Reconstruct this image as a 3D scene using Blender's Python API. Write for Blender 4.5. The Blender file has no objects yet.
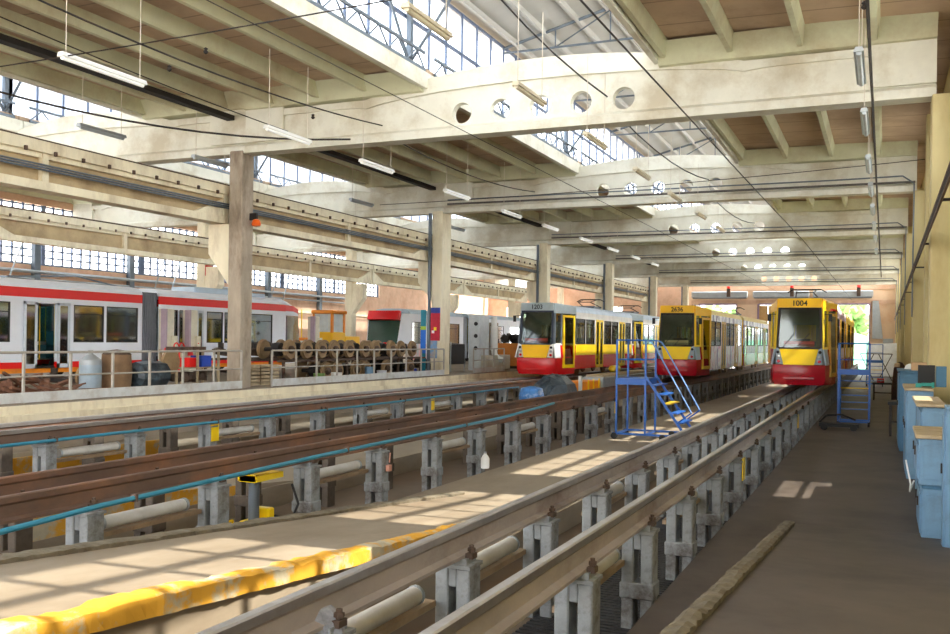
import bpy, math, random
from mathutils import Vector, Matrix
from mathutils.geometry import tessellate_polygon
random.seed(11)
SC = bpy.context.scene
COL = SC.collection
PI = math.pi
RAIL = 0.95          # height of the rail heads over the walkway floor
D0, DB = 22.6, 13.5  # first visible beam and the bay length
ORD = ['first', 'second', 'third', 'fourth', 'fifth', 'sixth', 'seventh', 'eighth', 'ninth', 'tenth',
       'eleventh', 'twelfth', 'thirteenth', 'fourteenth', 'fifteenth', 'sixteenth', 'seventeenth', 'eighteenth', 'nineteenth', 'twentieth',
       'twenty-first', 'twenty-second', 'twenty-third', 'twenty-fourth', 'twenty-fifth']

# ---------------------------------------------------------------- materials
def lin(c):
    c = c / 255.0
    return c / 12.92 if c <= 0.04045 else ((c + 0.055) / 1.055) ** 2.4
MATS = {}
def M(name, rgb=None, rough=0.6, metal=0.0, var=0.12, scale=3.0, stain=None, amount=0.45, stretch=(1, 1, 1), bump=0.0, seams=None, lo=0.48, hi=0.66):
    if name in MATS: return MATS[name]
    m = bpy.data.materials.new(name); m.use_nodes = True
    nt = m.node_tree; N = nt.nodes; L = nt.links
    b = N['Principled BSDF']
    c = tuple(lin(v) for v in rgb)
    tc = N.new('ShaderNodeTexCoord'); mp = N.new('ShaderNodeMapping'); L.new(tc.outputs['Object'], mp.inputs[0])
    mp.inputs['Scale'].default_value = stretch
    n = N.new('ShaderNodeTexNoise'); n.inputs['Scale'].default_value = scale; n.inputs['Detail'].default_value = 6
    n.inputs['Roughness'].default_value = 0.65
    L.new(mp.outputs[0], n.inputs['Vector'])
    r = N.new('ShaderNodeValToRGB'); L.new(n.outputs['Fac'], r.inputs[0])
    e = r.color_ramp.elements
    e[0].position = 0.3; e[1].position = 0.7
    e[0].color = tuple(v * (1 - var) for v in c) + (1,); e[1].color = tuple(min(1, v * (1 + var)) for v in c) + (1,)
    out = r.outputs[0]
    if stain:
        s = tuple(lin(v) for v in stain)
        n2 = N.new('ShaderNodeTexNoise'); n2.inputs['Scale'].default_value = scale * 0.4; n2.inputs['Detail'].default_value = 8
        n2.inputs['Roughness'].default_value = 0.7
        L.new(mp.outputs[0], n2.inputs['Vector'])
        r2 = N.new('ShaderNodeValToRGB'); r2.color_ramp.elements[0].position = lo; r2.color_ramp.elements[1].position = hi
        r2.color_ramp.elements[1].color = (amount,) * 3 + (1,)
        L.new(n2.outputs['Fac'], r2.inputs[0])
        mx = N.new('ShaderNodeMix'); mx.data_type = 'RGBA'
        L.new(r2.outputs[0], mx.inputs[0]); L.new(out, mx.inputs[6]); mx.inputs[7].default_value = s + (1,)
        out = mx.outputs[2]
    if seams:   # dark joints across Y every `seams` metres
        sp = N.new('ShaderNodeSeparateXYZ'); L.new(tc.outputs['Object'], sp.inputs[0])
        d = N.new('ShaderNodeMath'); d.operation = 'DIVIDE'; L.new(sp.outputs['Y'], d.inputs[0]); d.inputs[1].default_value = seams
        f = N.new('ShaderNodeMath'); f.operation = 'FRACT'; L.new(d.outputs[0], f.inputs[0])
        g = N.new('ShaderNodeMath'); g.operation = 'LESS_THAN'; L.new(f.outputs[0], g.inputs[0]); g.inputs[1].default_value = 0.035
        g2 = N.new('ShaderNodeMath'); g2.operation = 'MULTIPLY'; L.new(g.outputs[0], g2.inputs[0]); g2.inputs[1].default_value = 0.5
        mx = N.new('ShaderNodeMix'); mx.data_type = 'RGBA'
        L.new(g2.outputs[0], mx.inputs[0]); L.new(out, mx.inputs[6]); mx.inputs[7].default_value = (0.1, 0.075, 0.05, 1)
        out = mx.outputs[2]
    L.new(out, b.inputs['Base Color'])
    b.inputs['Roughness'].default_value = rough; b.inputs['Metallic'].default_value = metal
    if bump:
        bp = N.new('ShaderNodeBump'); bp.inputs['Strength'].default_value = bump; bp.inputs['Distance'].default_value = 0.02
        L.new(n.outputs['Fac'], bp.inputs['Height']); L.new(bp.outputs[0], b.inputs['Normal'])
    MATS[name] = m
    return m
def glass(name, rgb, through=0.75, rough=0.05):
    m = bpy.data.materials.new(name); m.use_nodes = True
    nt = m.node_tree; N = nt.nodes; L = nt.links
    N.remove(N['Principled BSDF']); out = N['Material Output']
    c = tuple(lin(v) for v in rgb) + (1,)
    t = N.new('ShaderNodeBsdfTransparent'); t.inputs[0].default_value = c
    g = N.new('ShaderNodeBsdfGlossy'); g.inputs['Roughness'].default_value = rough; g.inputs[0].default_value = (0.9, 0.9, 0.9, 1)
    mx = N.new('ShaderNodeMixShader')
    lw = N.new('ShaderNodeLayerWeight'); lw.inputs[0].default_value = 0.35
    mm = N.new('ShaderNodeMath'); mm.operation = 'MULTIPLY_ADD'; L.new(lw.outputs['Facing'], mm.inputs[0]); mm.inputs[1].default_value = 0.4; mm.inputs[2].default_value = 1 - through
    cl = N.new('ShaderNodeClamp'); L.new(mm.outputs[0], cl.inputs[0]); cl.inputs['Max'].default_value = 0.85
    L.new(cl.outputs[0], mx.inputs[0]); L.new(t.outputs[0], mx.inputs[1]); L.new(g.outputs[0], mx.inputs[2])
    L.new(mx.outputs[0], out.inputs[0]); MATS[name] = m
    return m
def emit(name, rgb, s):
    m = bpy.data.materials.new(name); m.use_nodes = True
    b = m.node_tree.nodes['Principled BSDF']; c = tuple(lin(v) for v in rgb) + (1,)
    n = m.node_tree.nodes.new('ShaderNodeTexNoise'); b.inputs['Base Color'].default_value = c
    b.inputs['Emission Color'].default_value = c; b.inputs['Emission Strength'].default_value = s
    MATS[name] = m
    return m

CREAM = M('cream_painted_concrete', (222, 218, 196), 0.75, var=0.08, scale=1.6, stain=(158, 138, 100), amount=0.6, bump=0.15)
WHITEC = M('white_limed_concrete', (224, 222, 208), 0.8, var=0.08, scale=1.3, stain=(176, 160, 126), amount=0.6, bump=0.15)
RIBM = M('ochre_ribbed_deck', (206, 206, 174), 0.8, var=0.1, scale=0.7, stain=(150, 116, 78), amount=0.5)
SLABM = M('brownish_deck_slab', (188, 162, 136), 0.85, var=0.14, scale=0.6, stain=(134, 108, 86), amount=0.6, seams=1.5)
COLM = M('weathered_column_concrete', (170, 156, 138), 0.85, var=0.2, scale=3.2, stain=(104, 84, 66), amount=0.8, stretch=(1, 1, .35), bump=0.4)
COLC = M('pale_column_paint', (234, 224, 196), 0.8, var=0.1, scale=1.8, stain=(160, 136, 98), amount=0.6, stretch=(1, 1, .4), bump=0.1)
PILM = M('yellowish_pilaster_paint', (206, 192, 142), 0.75, var=0.08, scale=1.3, stain=(168, 138, 84), amount=0.5, stretch=(1, 1, .4))
FLOORM = M('worn_grey_floor', (84, 75, 68), 0.6, var=0.2, scale=1.3, stain=(50, 42, 38), amount=0.7, bump=0.12)
WALKM = M('sandy_walkway_concrete', (146, 134, 116), 0.7, var=0.1, scale=0.9, stain=(112, 96, 76), amount=0.7, stretch=(1, .4, 1), bump=0.15)
PITM = M('sandy_pit_floor', (108, 94, 79), 0.8, var=0.14, scale=1.2, stain=(110, 88, 68), amount=0.6)
KERBM = M('broken_kerb_stone', (112, 104, 88), 0.9, var=0.3, scale=7, stain=(90, 78, 60), amount=0.6, bump=0.8)
YKERB = M('yellow_painted_kerb', (178, 168, 142), 0.9, var=0.2, scale=4, lo=.42, hi=.5, stain=(214, 156, 30), amount=0.95, bump=0.3)
RAILM = M('rusty_rail_steel', (106, 84, 72), 0.65, 0.2, var=0.22, scale=2.5, stain=(166, 112, 74), amount=0.5, stretch=(1, .5, 1))
RAILG = M('grey_rail_steel', (170, 160, 154), 0.5, 0.2, var=0.15, scale=2.5, stain=(108, 84, 72), amount=0.75, stretch=(1, .5, 1), bump=.3)
HEADM = M('worn_rail_head', (190, 186, 184), 0.3, 0.8, var=0.08, scale=5, stain=(130, 100, 84), amount=0.3)
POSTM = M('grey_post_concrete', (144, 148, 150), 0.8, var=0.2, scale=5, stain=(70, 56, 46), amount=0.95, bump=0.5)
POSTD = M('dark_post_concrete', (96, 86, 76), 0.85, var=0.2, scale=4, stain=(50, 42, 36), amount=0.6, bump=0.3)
RUST = M('rusted_iron', (98, 80, 68), 0.8, 0.3, var=0.25, scale=6, stain=(62, 48, 42), amount=0.6)
DARK = M('dark_greasy_iron', (46, 42, 40), 0.6, 0.4, var=0.25, scale=5, stain=(92, 72, 54), amount=0.4)
BLACK = M('black_rubber', (24, 24, 25), 0.6)
STEEL = M('blue_grey_steel', (108, 118, 128), 0.5, 0.4, var=0.12)
MULL = M('blue_grey_window_frame', (98, 112, 138), 0.5, 0.1)
BROWNWD = M('brown_beam_web', (184, 162, 124), 0.8, var=0.15, scale=1.5, stain=(112, 88, 62), amount=0.5)
BRICK = M('orange_brick_paint', (216, 180, 152), 0.85, var=0.1, scale=1.5, stain=(184, 132, 100), amount=0.5)
PEACH = M('peach_plaster', (230, 200, 168), 0.85, var=0.06, scale=1.2, stain=(214, 160, 116), amount=0.5)
YEL = M('tram_yellow', (252, 212, 24), 0.28, var=0.03)
DYEL = M('deep_yellow', (246, 190, 22), 0.3, var=0.04)
RED = M('tram_red', (206, 24, 30), 0.25, var=0.05)
DRED = M('tram_dark_red', (170, 16, 34), 0.25, var=0.05)
BRED = M('bright_red_stripe', (238, 24, 22), 0.3, var=0.03)
TWHITE = M('tram_white', (236, 241, 250), 0.3, var=0.03, scale=1.5)
ROOFG = M('tram_roof_grey', (176, 192, 206), 0.45, var=0.06)
GREYB = M('lamp_panel_grey', (150, 168, 182), 0.35, var=0.04)
ORANGE = M('orange_paint', (240, 142, 22), 0.4, var=0.08, scale=4, stain=(196, 104, 20), amount=0.4)
BLUE = M('blue_ladder_paint', (24, 92, 178), 0.4, var=0.08)
CYAN = M('cyan_pipe_paint', (40, 128, 156), 0.4, var=0.08, scale=6)
CAB = M('pale_blue_cabinet_paint', (112, 150, 180), 0.5, var=0.1, scale=3, stain=(84, 96, 104), amount=0.6)
CABD = M('dark_blue_cabinet_paint', (70, 118, 150), 0.5, var=0.12, scale=3, stain=(50, 70, 84), amount=0.5)
TOPM = M('worn_beige_worktop', (186, 168, 136), 0.7, var=0.15, scale=5, stain=(130, 100, 70), amount=0.5)
WHITE = M('white_enamel', (232, 232, 228), 0.4, var=0.03)
GALV = M('galvanised_steel', (168, 174, 178), 0.45, 0.5, var=0.1, scale=4)
RAILP = M('railing_grey_paint', (176, 170, 160), 0.6, 0.2, var=0.12, scale=6)
TOEB = M('pale_toe_board', (206, 208, 206), 0.6, var=0.1, scale=4, stain=(160, 140, 120), amount=0.5)
WHEELM = M('tan_wheel_steel', (152, 126, 92), 0.6, 0.3, var=0.15, scale=5, stain=(120, 84, 56), amount=0.5)
SEAT = M('teal_seat', (40, 104, 116), 0.6)
LANT = M('lantern_white_sheet', (184, 182, 174), 0.8, var=0.06, scale=0.8, stain=(176, 168, 150), amount=0.5)
GREEN = M('leaf_green', (120, 156, 84), 0.8, var=0.35, scale=2.5)
ASPH = M('outside_ground', (190, 186, 176), 0.9)
TARPM = M('white_tarpaulin', (222, 226, 232), 0.6)
BLTARP = M('black_plastic_sheet', (40, 52, 62), 0.35, var=0.3, scale=5, stain=(120, 136, 146), amount=0.5, bump=0.6)
def milky(name, rgb, mix):
    m = bpy.data.materials.new(name); m.use_nodes = True
    N = m.node_tree.nodes; L = m.node_tree.links; N.remove(N['Principled BSDF'])
    c = tuple(lin(v) for v in rgb) + (1,)
    t = N.new('ShaderNodeBsdfTransparent'); t.inputs[0].default_value = c
    d = N.new('ShaderNodeBsdfTranslucent'); d.inputs[0].default_value = c
    tc = N.new('ShaderNodeTexCoord'); n = N.new('ShaderNodeTexNoise'); n.inputs['Scale'].default_value = 0.9; n.inputs['Detail'].default_value = 5
    L.new(tc.outputs['Object'], n.inputs['Vector'])
    mr = N.new('ShaderNodeMapRange'); mr.inputs[1].default_value = .35; mr.inputs[2].default_value = .65; mr.inputs[3].default_value = mix - .15; mr.inputs[4].default_value = mix + .15
    L.new(n.outputs['Fac'], mr.inputs[0])
    mx = N.new('ShaderNodeMixShader'); L.new(mr.outputs[0], mx.inputs[0])
    L.new(t.outputs[0], mx.inputs[1]); L.new(d.outputs[0], mx.inputs[2]); L.new(mx.outputs[0], N['Material Output'].inputs[0]); MATS[name] = m
    return m
GL_SKY = milky('milky_wired_glass', (244, 248, 252), 0.4)
GL_CLEAR = glass('clear_window_glass', (250, 250, 250), 0.97)
GL_TRAM = glass('tram_window_glass', (206, 214, 206), 0.95)
GL_TEAL = glass('teal_tinted_glass', (84, 164, 174), 0.5)
TUBE = emit('fluorescent_tube_white', (250, 250, 244), 0.1)
FLUO_Y = M('pale_yellow_lamp_body', (216, 206, 180), 0.5)
def stripes(name, cols, sc):
    m = bpy.data.materials.new(name); m.use_nodes = True
    N = m.node_tree.nodes; L = m.node_tree.links; b = N['Principled BSDF']
    tc = N.new('ShaderNodeTexCoord'); mp = N.new('ShaderNodeMapping'); mp.inputs['Scale'].default_value = (.1, 1, .22)
    n = N.new('ShaderNodeTexNoise'); n.inputs['Scale'].default_value = sc; n.inputs['Detail'].default_value = 3
    r = N.new('ShaderNodeValToRGB'); L.new(tc.outputs['Object'], mp.inputs[0]); L.new(mp.outputs[0], n.inputs['Vector']); L.new(n.outputs['Fac'], r.inputs[0])
    r.color_ramp.interpolation = 'CONSTANT'
    el = r.color_ramp.elements; el[0].position = 0.0; el[1].position = 0.4
    for i in range(len(cols) - 2): el.new(0.45 + 0.06 * i)
    for i, c in enumerate(cols): el[i].color = tuple(lin(v) for v in c) + (1,)
    L.new(r.outputs[0], b.inputs['Base Color']); b.inputs['Roughness'].default_value = 0.35
    MATS[name] = m
    return m
ADV = stripes('pink_white_advert_film', [(236, 214, 220), (238, 236, 240), (214, 140, 180), (232, 226, 240), (150, 110, 170)], 3.0)
ADW = stripes('white_violet_advert_film', [(232, 230, 240), (246, 246, 250), (170, 164, 204), (240, 240, 246), (112, 104, 150)], 3.5)
ADG = stripes('grey_pink_advert_film', [(206, 204, 212), (224, 222, 226), (226, 150, 160), (214, 214, 220), (196, 196, 206)], 2.2)
GRAT = M('dark_floor_grating', (58, 58, 60), 0.6, 0.4, var=0.4, scale=14)

# ---------------------------------------------------------------- mesh builder
class MB:
    def __init__(s): s.v = []; s.f = []
    def add(s, vs, fs):
        o = len(s.v); s.v += [tuple(v) for v in vs]; s.f += [tuple(i + o for i in f) for f in fs]; return s
    def box(s, x0, x1, y0, y1, z0, z1):
        return s.add([(x0, y0, z0), (x1, y0, z0), (x1, y1, z0), (x0, y1, z0), (x0, y0, z1), (x1, y0, z1), (x1, y1, z1), (x0, y1, z1)],
                     [(0, 3, 2, 1), (4, 5, 6, 7), (0, 1, 5, 4), (1, 2, 6, 5), (2, 3, 7, 6), (3, 0, 4, 7)])
    def cb(s, c, d, rz=0, rx=0, ry=0):
        R = Matrix.Rotation(rz, 3, 'Z') @ Matrix.Rotation(ry, 3, 'Y') @ Matrix.Rotation(rx, 3, 'X')
        vs = [Vector(c) + R @ Vector((i * d[0] / 2, j * d[1] / 2, k * d[2] / 2)) for i, j, k in
              ((-1, -1, -1), (1, -1, -1), (1, 1, -1), (-1, 1, -1), (-1, -1, 1), (1, -1, 1), (1, 1, 1), (-1, 1, 1))]
        return s.add(vs, [(0, 3, 2, 1), (4, 5, 6, 7), (0, 1, 5, 4), (1, 2, 6, 5), (2, 3, 7, 6), (3, 0, 4, 7)])
    def tube(s, p, q, r, n=8, r2=None, cap=True):
        p = Vector(p); q = Vector(q); d = (q - p).normalized()
        a = d.orthogonal().normalized(); b = d.cross(a); r2 = r if r2 is None else r2
        vs = [p + (a * math.cos(2 * PI * i / n) + b * math.sin(2 * PI * i / n)) * r for i in range(n)]
        vs += [q + (a * math.cos(2 * PI * i / n) + b * math.sin(2 * PI * i / n)) * r2 for i in range(n)]
        fs = [(i, (i + 1) % n, n + (i + 1) % n, n + i) for i in range(n)]
        if cap: fs += [tuple(range(n - 1, -1, -1)), tuple(range(n, 2 * n))]
        return s.add(vs, fs)
    def path(s, pts, r, n=6):
        for a, b in zip(pts, pts[1:]): s.tube(a, b, r, n)
        return s
    def prism(s, pts, axis, a, b):   # pts in the plane left over by axis ('X': (y,z), 'Y': (x,z), 'Z': (x,y))
        mk = {'X': lambda p, t: (t, p[0], p[1]), 'Y': lambda p, t: (p[0], t, p[1]), 'Z': lambda p, t: (p[0], p[1], t)}[axis]
        n = len(pts)
        vs = [mk(p, a) for p in pts] + [mk(p, b) for p in pts]
        fs = [(i, (i + 1) % n, n + (i + 1) % n, n + i) for i in range(n)] + [tuple(range(n - 1, -1, -1)), tuple(range(n, 2 * n))]
        return s.add(vs, fs)
    def slab(s, p, th=0.03):
        p = [Vector(v) for v in p]; nn = (p[1] - p[0]).cross(p[-1] - p[0]).normalized() * th; n = len(p)
        return s.add(p + [v - nn for v in p], [tuple(range(n)), tuple(range(2 * n - 1, n - 1, -1))] + [(i, n + i, n + (i + 1) % n, (i + 1) % n) for i in range(n)])
    def loft(s, rings, close=True):
        n = len(rings[0]); vs = [v for r in rings for v in r]; fs = []
        for k in range(len(rings) - 1):
            for i in range(n if close else n - 1):
                j = (i + 1) % n; fs.append((k * n + i, k * n + j, (k + 1) * n + j, (k + 1) * n + i))
        if close: fs += [tuple(range(n - 1, -1, -1)), tuple(range((len(rings) - 1) * n, len(rings) * n))]
        return s.add(vs, fs)
    def lathe(s, prof, c=(0, 0, 0), n=20, axis='Z'):
        mk = {'Z': lambda r, t, h: (c[0] + r * math.cos(t), c[1] + r * math.sin(t), c[2] + h),
              'X': lambda r, t, h: (c[0] + h, c[1] + r * math.cos(t), c[2] + r * math.sin(t)),
              'Y': lambda r, t, h: (c[0] + r * math.sin(t), c[1] + h, c[2] + r * math.cos(t))}[axis]
        return s.loft([[mk(max(r, 1e-4), 2 * PI * i / n, h) for i in range(n)] for r, h in prof])
    def plate(s, outer, holes, y0, y1):   # XZ outline with holes, thick along Y
        polys = [outer] + holes
        tris = tessellate_polygon([[Vector((x, z, 0)) for x, z in p] for p in polys])
        flat = [q for p in polys for q in p]; n = len(flat)
        vs = [(x, y0, z) for x, z in flat] + [(x, y1, z) for x, z in flat]
        fs = [tuple(t) for t in tris] + [tuple(i + n for i in reversed(t)) for t in tris]
        o = 0
        for p in polys:
            m = len(p); fs += [(o + i, o + (i + 1) % m, n + o + (i + 1) % m, n + o + i) for i in range(m)]; o += m
        return s.add(vs, fs)
    def build(s, name, mat, parent=None, smooth=False, bevel=0, loc=None):
        me = bpy.data.meshes.new(name); me.from_pydata(s.v, [], s.f); me.update()
        import bmesh
        bm = bmesh.new(); bm.from_mesh(me); bmesh.ops.recalc_face_normals(bm, faces=bm.faces)
        if bevel: bmesh.ops.bevel(bm, geom=bm.edges[:], offset=bevel, segments=1, affect='EDGES', clamp_overlap=True)
        bm.to_mesh(me); bm.free()
        if smooth:
            me.polygons.foreach_set('use_smooth', [True] * len(me.polygons)); me.set_sharp_from_angle(angle=0.6)
        me.materials.append(mat)
        o = bpy.data.objects.new(name, me); COL.objects.link(o)
        if parent: o.parent = parent
        if loc: o.location = loc
        return o
def box(*a): return MB().box(*a)
def tag(o, label=None, cat=None, group=None, kind=None):
    if label: o['label'] = label
    if cat: o['category'] = cat
    if group: o['group'] = group
    if kind: o['kind'] = kind
    return o
def thing(name, label, cat, loc=(0, 0, 0), rz=0, group=None):
    o = bpy.data.objects.new(name, None); COL.objects.link(o); o.location = loc; o.rotation_euler = (0, 0, rz); o.empty_display_size = 0.2
    return tag(o, label, cat, group)
def struct(name, mb, mat, **k):
    return tag(mb.build(name, mat, **k), kind='structure')
def dup(root, loc, label=None, rz=None, group=None):
    def cp(o, par):
        c = o.copy(); COL.objects.link(c); c.parent = par
        for ch in list(o.children): cp(ch, c)
        return c
    r = cp(root, None); r.location = loc
    if rz is not None: r.rotation_euler = (0, 0, rz)
    if label: r['label'] = label
    if group: r['group'] = group
    return r

# ---------------------------------------------------------------- camera
F, VX, VY, ROLL = 936.7, 884.8, 339.96, 0.0136
TH = math.atan((VX - 475) / F)
cam = bpy.data.cameras.new('camera'); co = bpy.data.objects.new('camera', cam); COL.objects.link(co)
cam.sensor_width = 36; cam.lens = F / 950 * 36; cam.shift_y = (VY - 317) / 950
cam.clip_start = 0.05; cam.clip_end = 400
co.matrix_world = Matrix.Translation((0, 0, 2.501)) @ Matrix.Rotation(TH, 4, 'Z') @ Matrix.Rotation(PI / 2, 4, 'X') @ Matrix.Rotation(ROLL, 4, 'Z')
SC.camera = co

# ---------------------------------------------------------------- the building
YB, YE = -4.4, 91.5        # the hall runs from behind the camera to the end wall
BAYS = [(-17.2, 0.95, 'main bay'), (-30.0, -17.2, 'second bay'), (-38.4, -30.0, 'far bay')]
RS, R0 = 0.084, 13.8       # the short ramps rise towards the camera from y = R0
def rz_(y): return max(0.0, RS * (R0 - y))
def floor_slab(name, x0, x1, mat, z=0.0, th=0.9, y0=YB):
    return struct(name, box(x0, x1, y0, YE, z - th, z), mat)
floor_slab('floor_right', -2.0, 1.5, FLOORM)
floor_slab('floor_walkway', -6.93, -4.35, WALKM)
floor_slab('floor_between', -12.2, -9.35, WALKM)
floor_slab('floor_low_left', -16.66, -14.6, WALKM)
floor_slab('floor_platform', -38.6, -16.66, WALKM, z=1.0, th=1.9)
def ramp(name, x0, x1, mat):
    return struct(name, MB().prism([(YB, 0.0), (R0, 0.0), (YB, RS * (R0 - YB))], 'X', x0, x1), mat)
ramp('floor_ramp_right', -1.12, 1.5, FLOORM)
ramp('floor_ramp_walkway', -6.25, -4.36, WALKM)
ramp('floor_ramp_between', -12.15, -9.4, WALKM)
for nm, x0, x1 in (('floor_pit_near', -4.35, -2.0), ('floor_pit_middle', -9.35, -6.93), ('floor_pit_far', -14.6, -12.2)):
    struct(nm, box(x0, x1, YB, YE, -0.9, -0.35), PITM)
gr = MB()
for k in range(300):
    gr.box(-3.25, -2.05, 2 + k * 0.1, 2.05 + k * 0.1, -0.35, -0.315)
struct('floor_grating', gr, GRAT)
# kerbs: broken stone edging on the ramps
def kerb(name, x0, x1, y0, y1, step, lift, mat, label, dz=0.12, jag=0.03):
    rings = []; y = y0; n = 0; off = 0
    while y < y1:
        if random.random() < .3: off = random.uniform(-jag, jag * .3)
        J = lambda: random.uniform(-jag, jag) * .45
        z = lift(y); h = dz + off; xs = (x0, x0 + J() * .5, x0 * .7 + x1 * .3, x0 * .3 + x1 * .7, x1 + J() * .5, x1)
        rings.append([(xs[0], y, z - .08), (xs[1], y, z + h * .75 + J()), (xs[2], y, z + h + J()), (xs[3], y, z + h + J()), (xs[4] + J(), y, z + h * .7 + J()), (xs[5] + J(), y, z - .08)])
        y += random.uniform(.04, .13)
    o = MB().loft(rings).build(name, mat); return tag(o, label, 'kerb')
low = lambda y: rz_(y)
kerb('stone_kerb', -1.24, -1.1, 3.0, R0 - 0.2, 0.45, low, KERBM, 'broken stone kerb rising along the edge of the dark grey floor', dz=0.07, jag=.02)
kerb('stone_kerb', -6.38, -6.2, 0.5, R0 + 0.1, 0.5, low, KERBM, 'low mossy stone kerb along the far edge of the central walkway ramp', dz=0.05, jag=.018)
kerb('painted_kerb', -4.5, -4.3, 0.5, 11.8, 0.9, low, YKERB, 'crumbling yellow and white painted kerb on the near edge of the central walkway', dz=0.07, jag=0.025)
struct('trim_yellow_ramp_side', MB().prism([(YB, 0.0), (R0 - 1.5, 0.0), (R0 - 1.5, RS * 1.5), (YB, RS * (R0 - YB))], 'X', -9.4, -9.36), YKERB)
struct('trim_yellow_pit_edge', MB().box(-14.62, -14.56, 4, 16.5, -0.2, 0.22), YKERB)
struct('trim_platform_edge', MB().box(-16.9, -16.5, YB, 60, 0.62, 0.8).box(-16.95, -16.62, YB, 60, 0.8, 0.99), COLC)

# columns
def column(name, x0, x1, y0, mat, label, zb, zt=7.95, dy=0.56, corbel=None, group=None, dbl=False):
    r = thing(name, label, 'column', ((x0 + x1) / 2, y0 + dy / 2, zb), 0, group)
    cx = (x0 + x1) / 2; w = (x1 - x0) / 2; h = zt - zb
    m = MB().box(-w, w, -dy / 2, dy / 2, 0, h)
    m.build('shaft', mat, r, bevel=0.03)
    if corbel:
        s = corbel; a = w
        MB().prism([(s * a * .95, 4.0 - zb), (s * (a + 0.75), 4.95 - zb), (s * (a + 0.75), 5.82 - zb), (s * a * .95, 5.82 - zb)], 'Y', -0.24, 0.24).build('corbel', COLC, r)
    return r
for i in range(6):
    y = D0 + i * DB - 0.3
    column('concrete_column', -17.72, -17.24, y, COLM if i == 0 else COLC,
           ['weathered brown concrete column in front of the red and white tram',
            'pale concrete column with painted boards hung on it, beside the silver tram',
            'pale concrete column rising behind the yellow tram with the white roof',
            'fourth concrete column of the main bay row, behind the parked trams',
            'fifth concrete column of the main bay row, near the yellow tram 2636',
            'last concrete column of the main bay row before the end wall'][i], 0.55, corbel=-1, dy=0.56 if i != 1 else 0.9)
    if i: # the steel down pipe on the left face
        o = MB().box(-17.84, -17.73, y - 0.12, y + 0.0, 1.0, 7.86).build('steel_channel', STEEL)
        tag(o, 'blue grey steel channel bolted to the ' + ORD[i] + ' column of the main bay row', 'steel channel')
for i in range(5):
    y = D0 + (i + 1) * DB - 0.3
    column('concrete_column', -30.3, -29.8, y, COLC, 'cream concrete column with bracket, ' + ORD[i] + ' in the row behind the red and white tram', 1.0, corbel=1)
o = MB().box(-29.79, -29.77, D0 + DB - 0.29, D0 + DB + .25, 5.4, 5.9).build('red_board', RED); tag(o, 'red painted board high on the column behind the red and white tram', 'board')
# right wall with pilasters
for i in range(13):
    y = D0 - DB + i * DB / 2
    main = i % 2 == 0
    x0 = 0.86 if main else 1.0
    o = MB().box(x0, 1.55, y - (0.5 if main else 0.28), y + (0.3 if main else 0.28), 0.0, 7.86 if main else 9.0).build('wall_pilaster', PILM, bevel=0.02)
    tag(o, ('broad' if main else 'narrow') + ' yellowish wall pilaster, ' + ORD[i // 2] + ' of its width behind the blue cabinets', 'pilaster')
    if main:
        o = MB().prism([(x0 - .0, 7.1), (x0 - .18, 7.35), (x0 - .18, 7.86), (x0, 7.86)], 'Y', y - .5, y + .3)
# wall_right: plinth, pier strips and lintel around tall windows
WIN_Z0, WIN_Z1 = 6.2, 8.7
wr = MB().box(1.4, 1.7, YB, 16.3, 0, WIN_Z0).box(1.4, 1.7, 18.3, YE, 0, WIN_Z0).box(1.4, 1.7, 16.3, 18.3, 0, 2.4).box(1.4, 1.7, 16.3, 18.3, 3.6, WIN_Z0).box(1.4, 1.7, YB, YE, WIN_Z1, 9.6)
wins = []
y = YB
wy = [(D0 - DB + i * DB / 2) for i in range(-2, 13)]
for a, b in zip(wy, wy[1:]):
    wr.box(1.4, 1.7, a - 1.1, a + 1.1, WIN_Z0, WIN_Z1); wins.append((a + 1.1, b - 1.1))
wr.box(1.4, 1.7, wy[-1] - 1.1, YE, WIN_Z0, WIN_Z1)
struct('wall_right', wr, PILM)
wn = 0
def window(frame, pane, fmat=MULL, gmat=None):
    global wn
    wn += 1
    w = struct('window_%d' % wn, frame, fmat)
    pane.build('pane', gmat or GL_SKY, w)
    return w
for a, b in wins:
    if b > 70: continue
    m = MB()
    n = 5
    for k in range(n + 1):
        yy = a + (b - a) * k / n; m.box(1.5, 1.58, yy - 0.05, yy + 0.05, WIN_Z0, WIN_Z1)
    for z in (WIN_Z0 + .04, 7.0, 7.85, WIN_Z1 - .04): m.box(1.5, 1.58, a, b, z - 0.06, z + 0.06)
    window(m, box(1.535, 1.545, a, b, WIN_Z0, WIN_Z1), gmat=GL_CLEAR)
m = MB()
for k in range(5): m.box(1.5, 1.56, 16.3 + k * .5 - .02, 16.3 + k * .5 + .02, 2.4, 3.6)
for z in (2.42, 3.0, 3.58): m.box(1.5, 1.56, 16.3, 18.3, z - .025, z + .025)
window(m, box(1.535, 1.545, 16.3, 18.3, 2.4, 3.6), gmat=GL_CLEAR)
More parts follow.
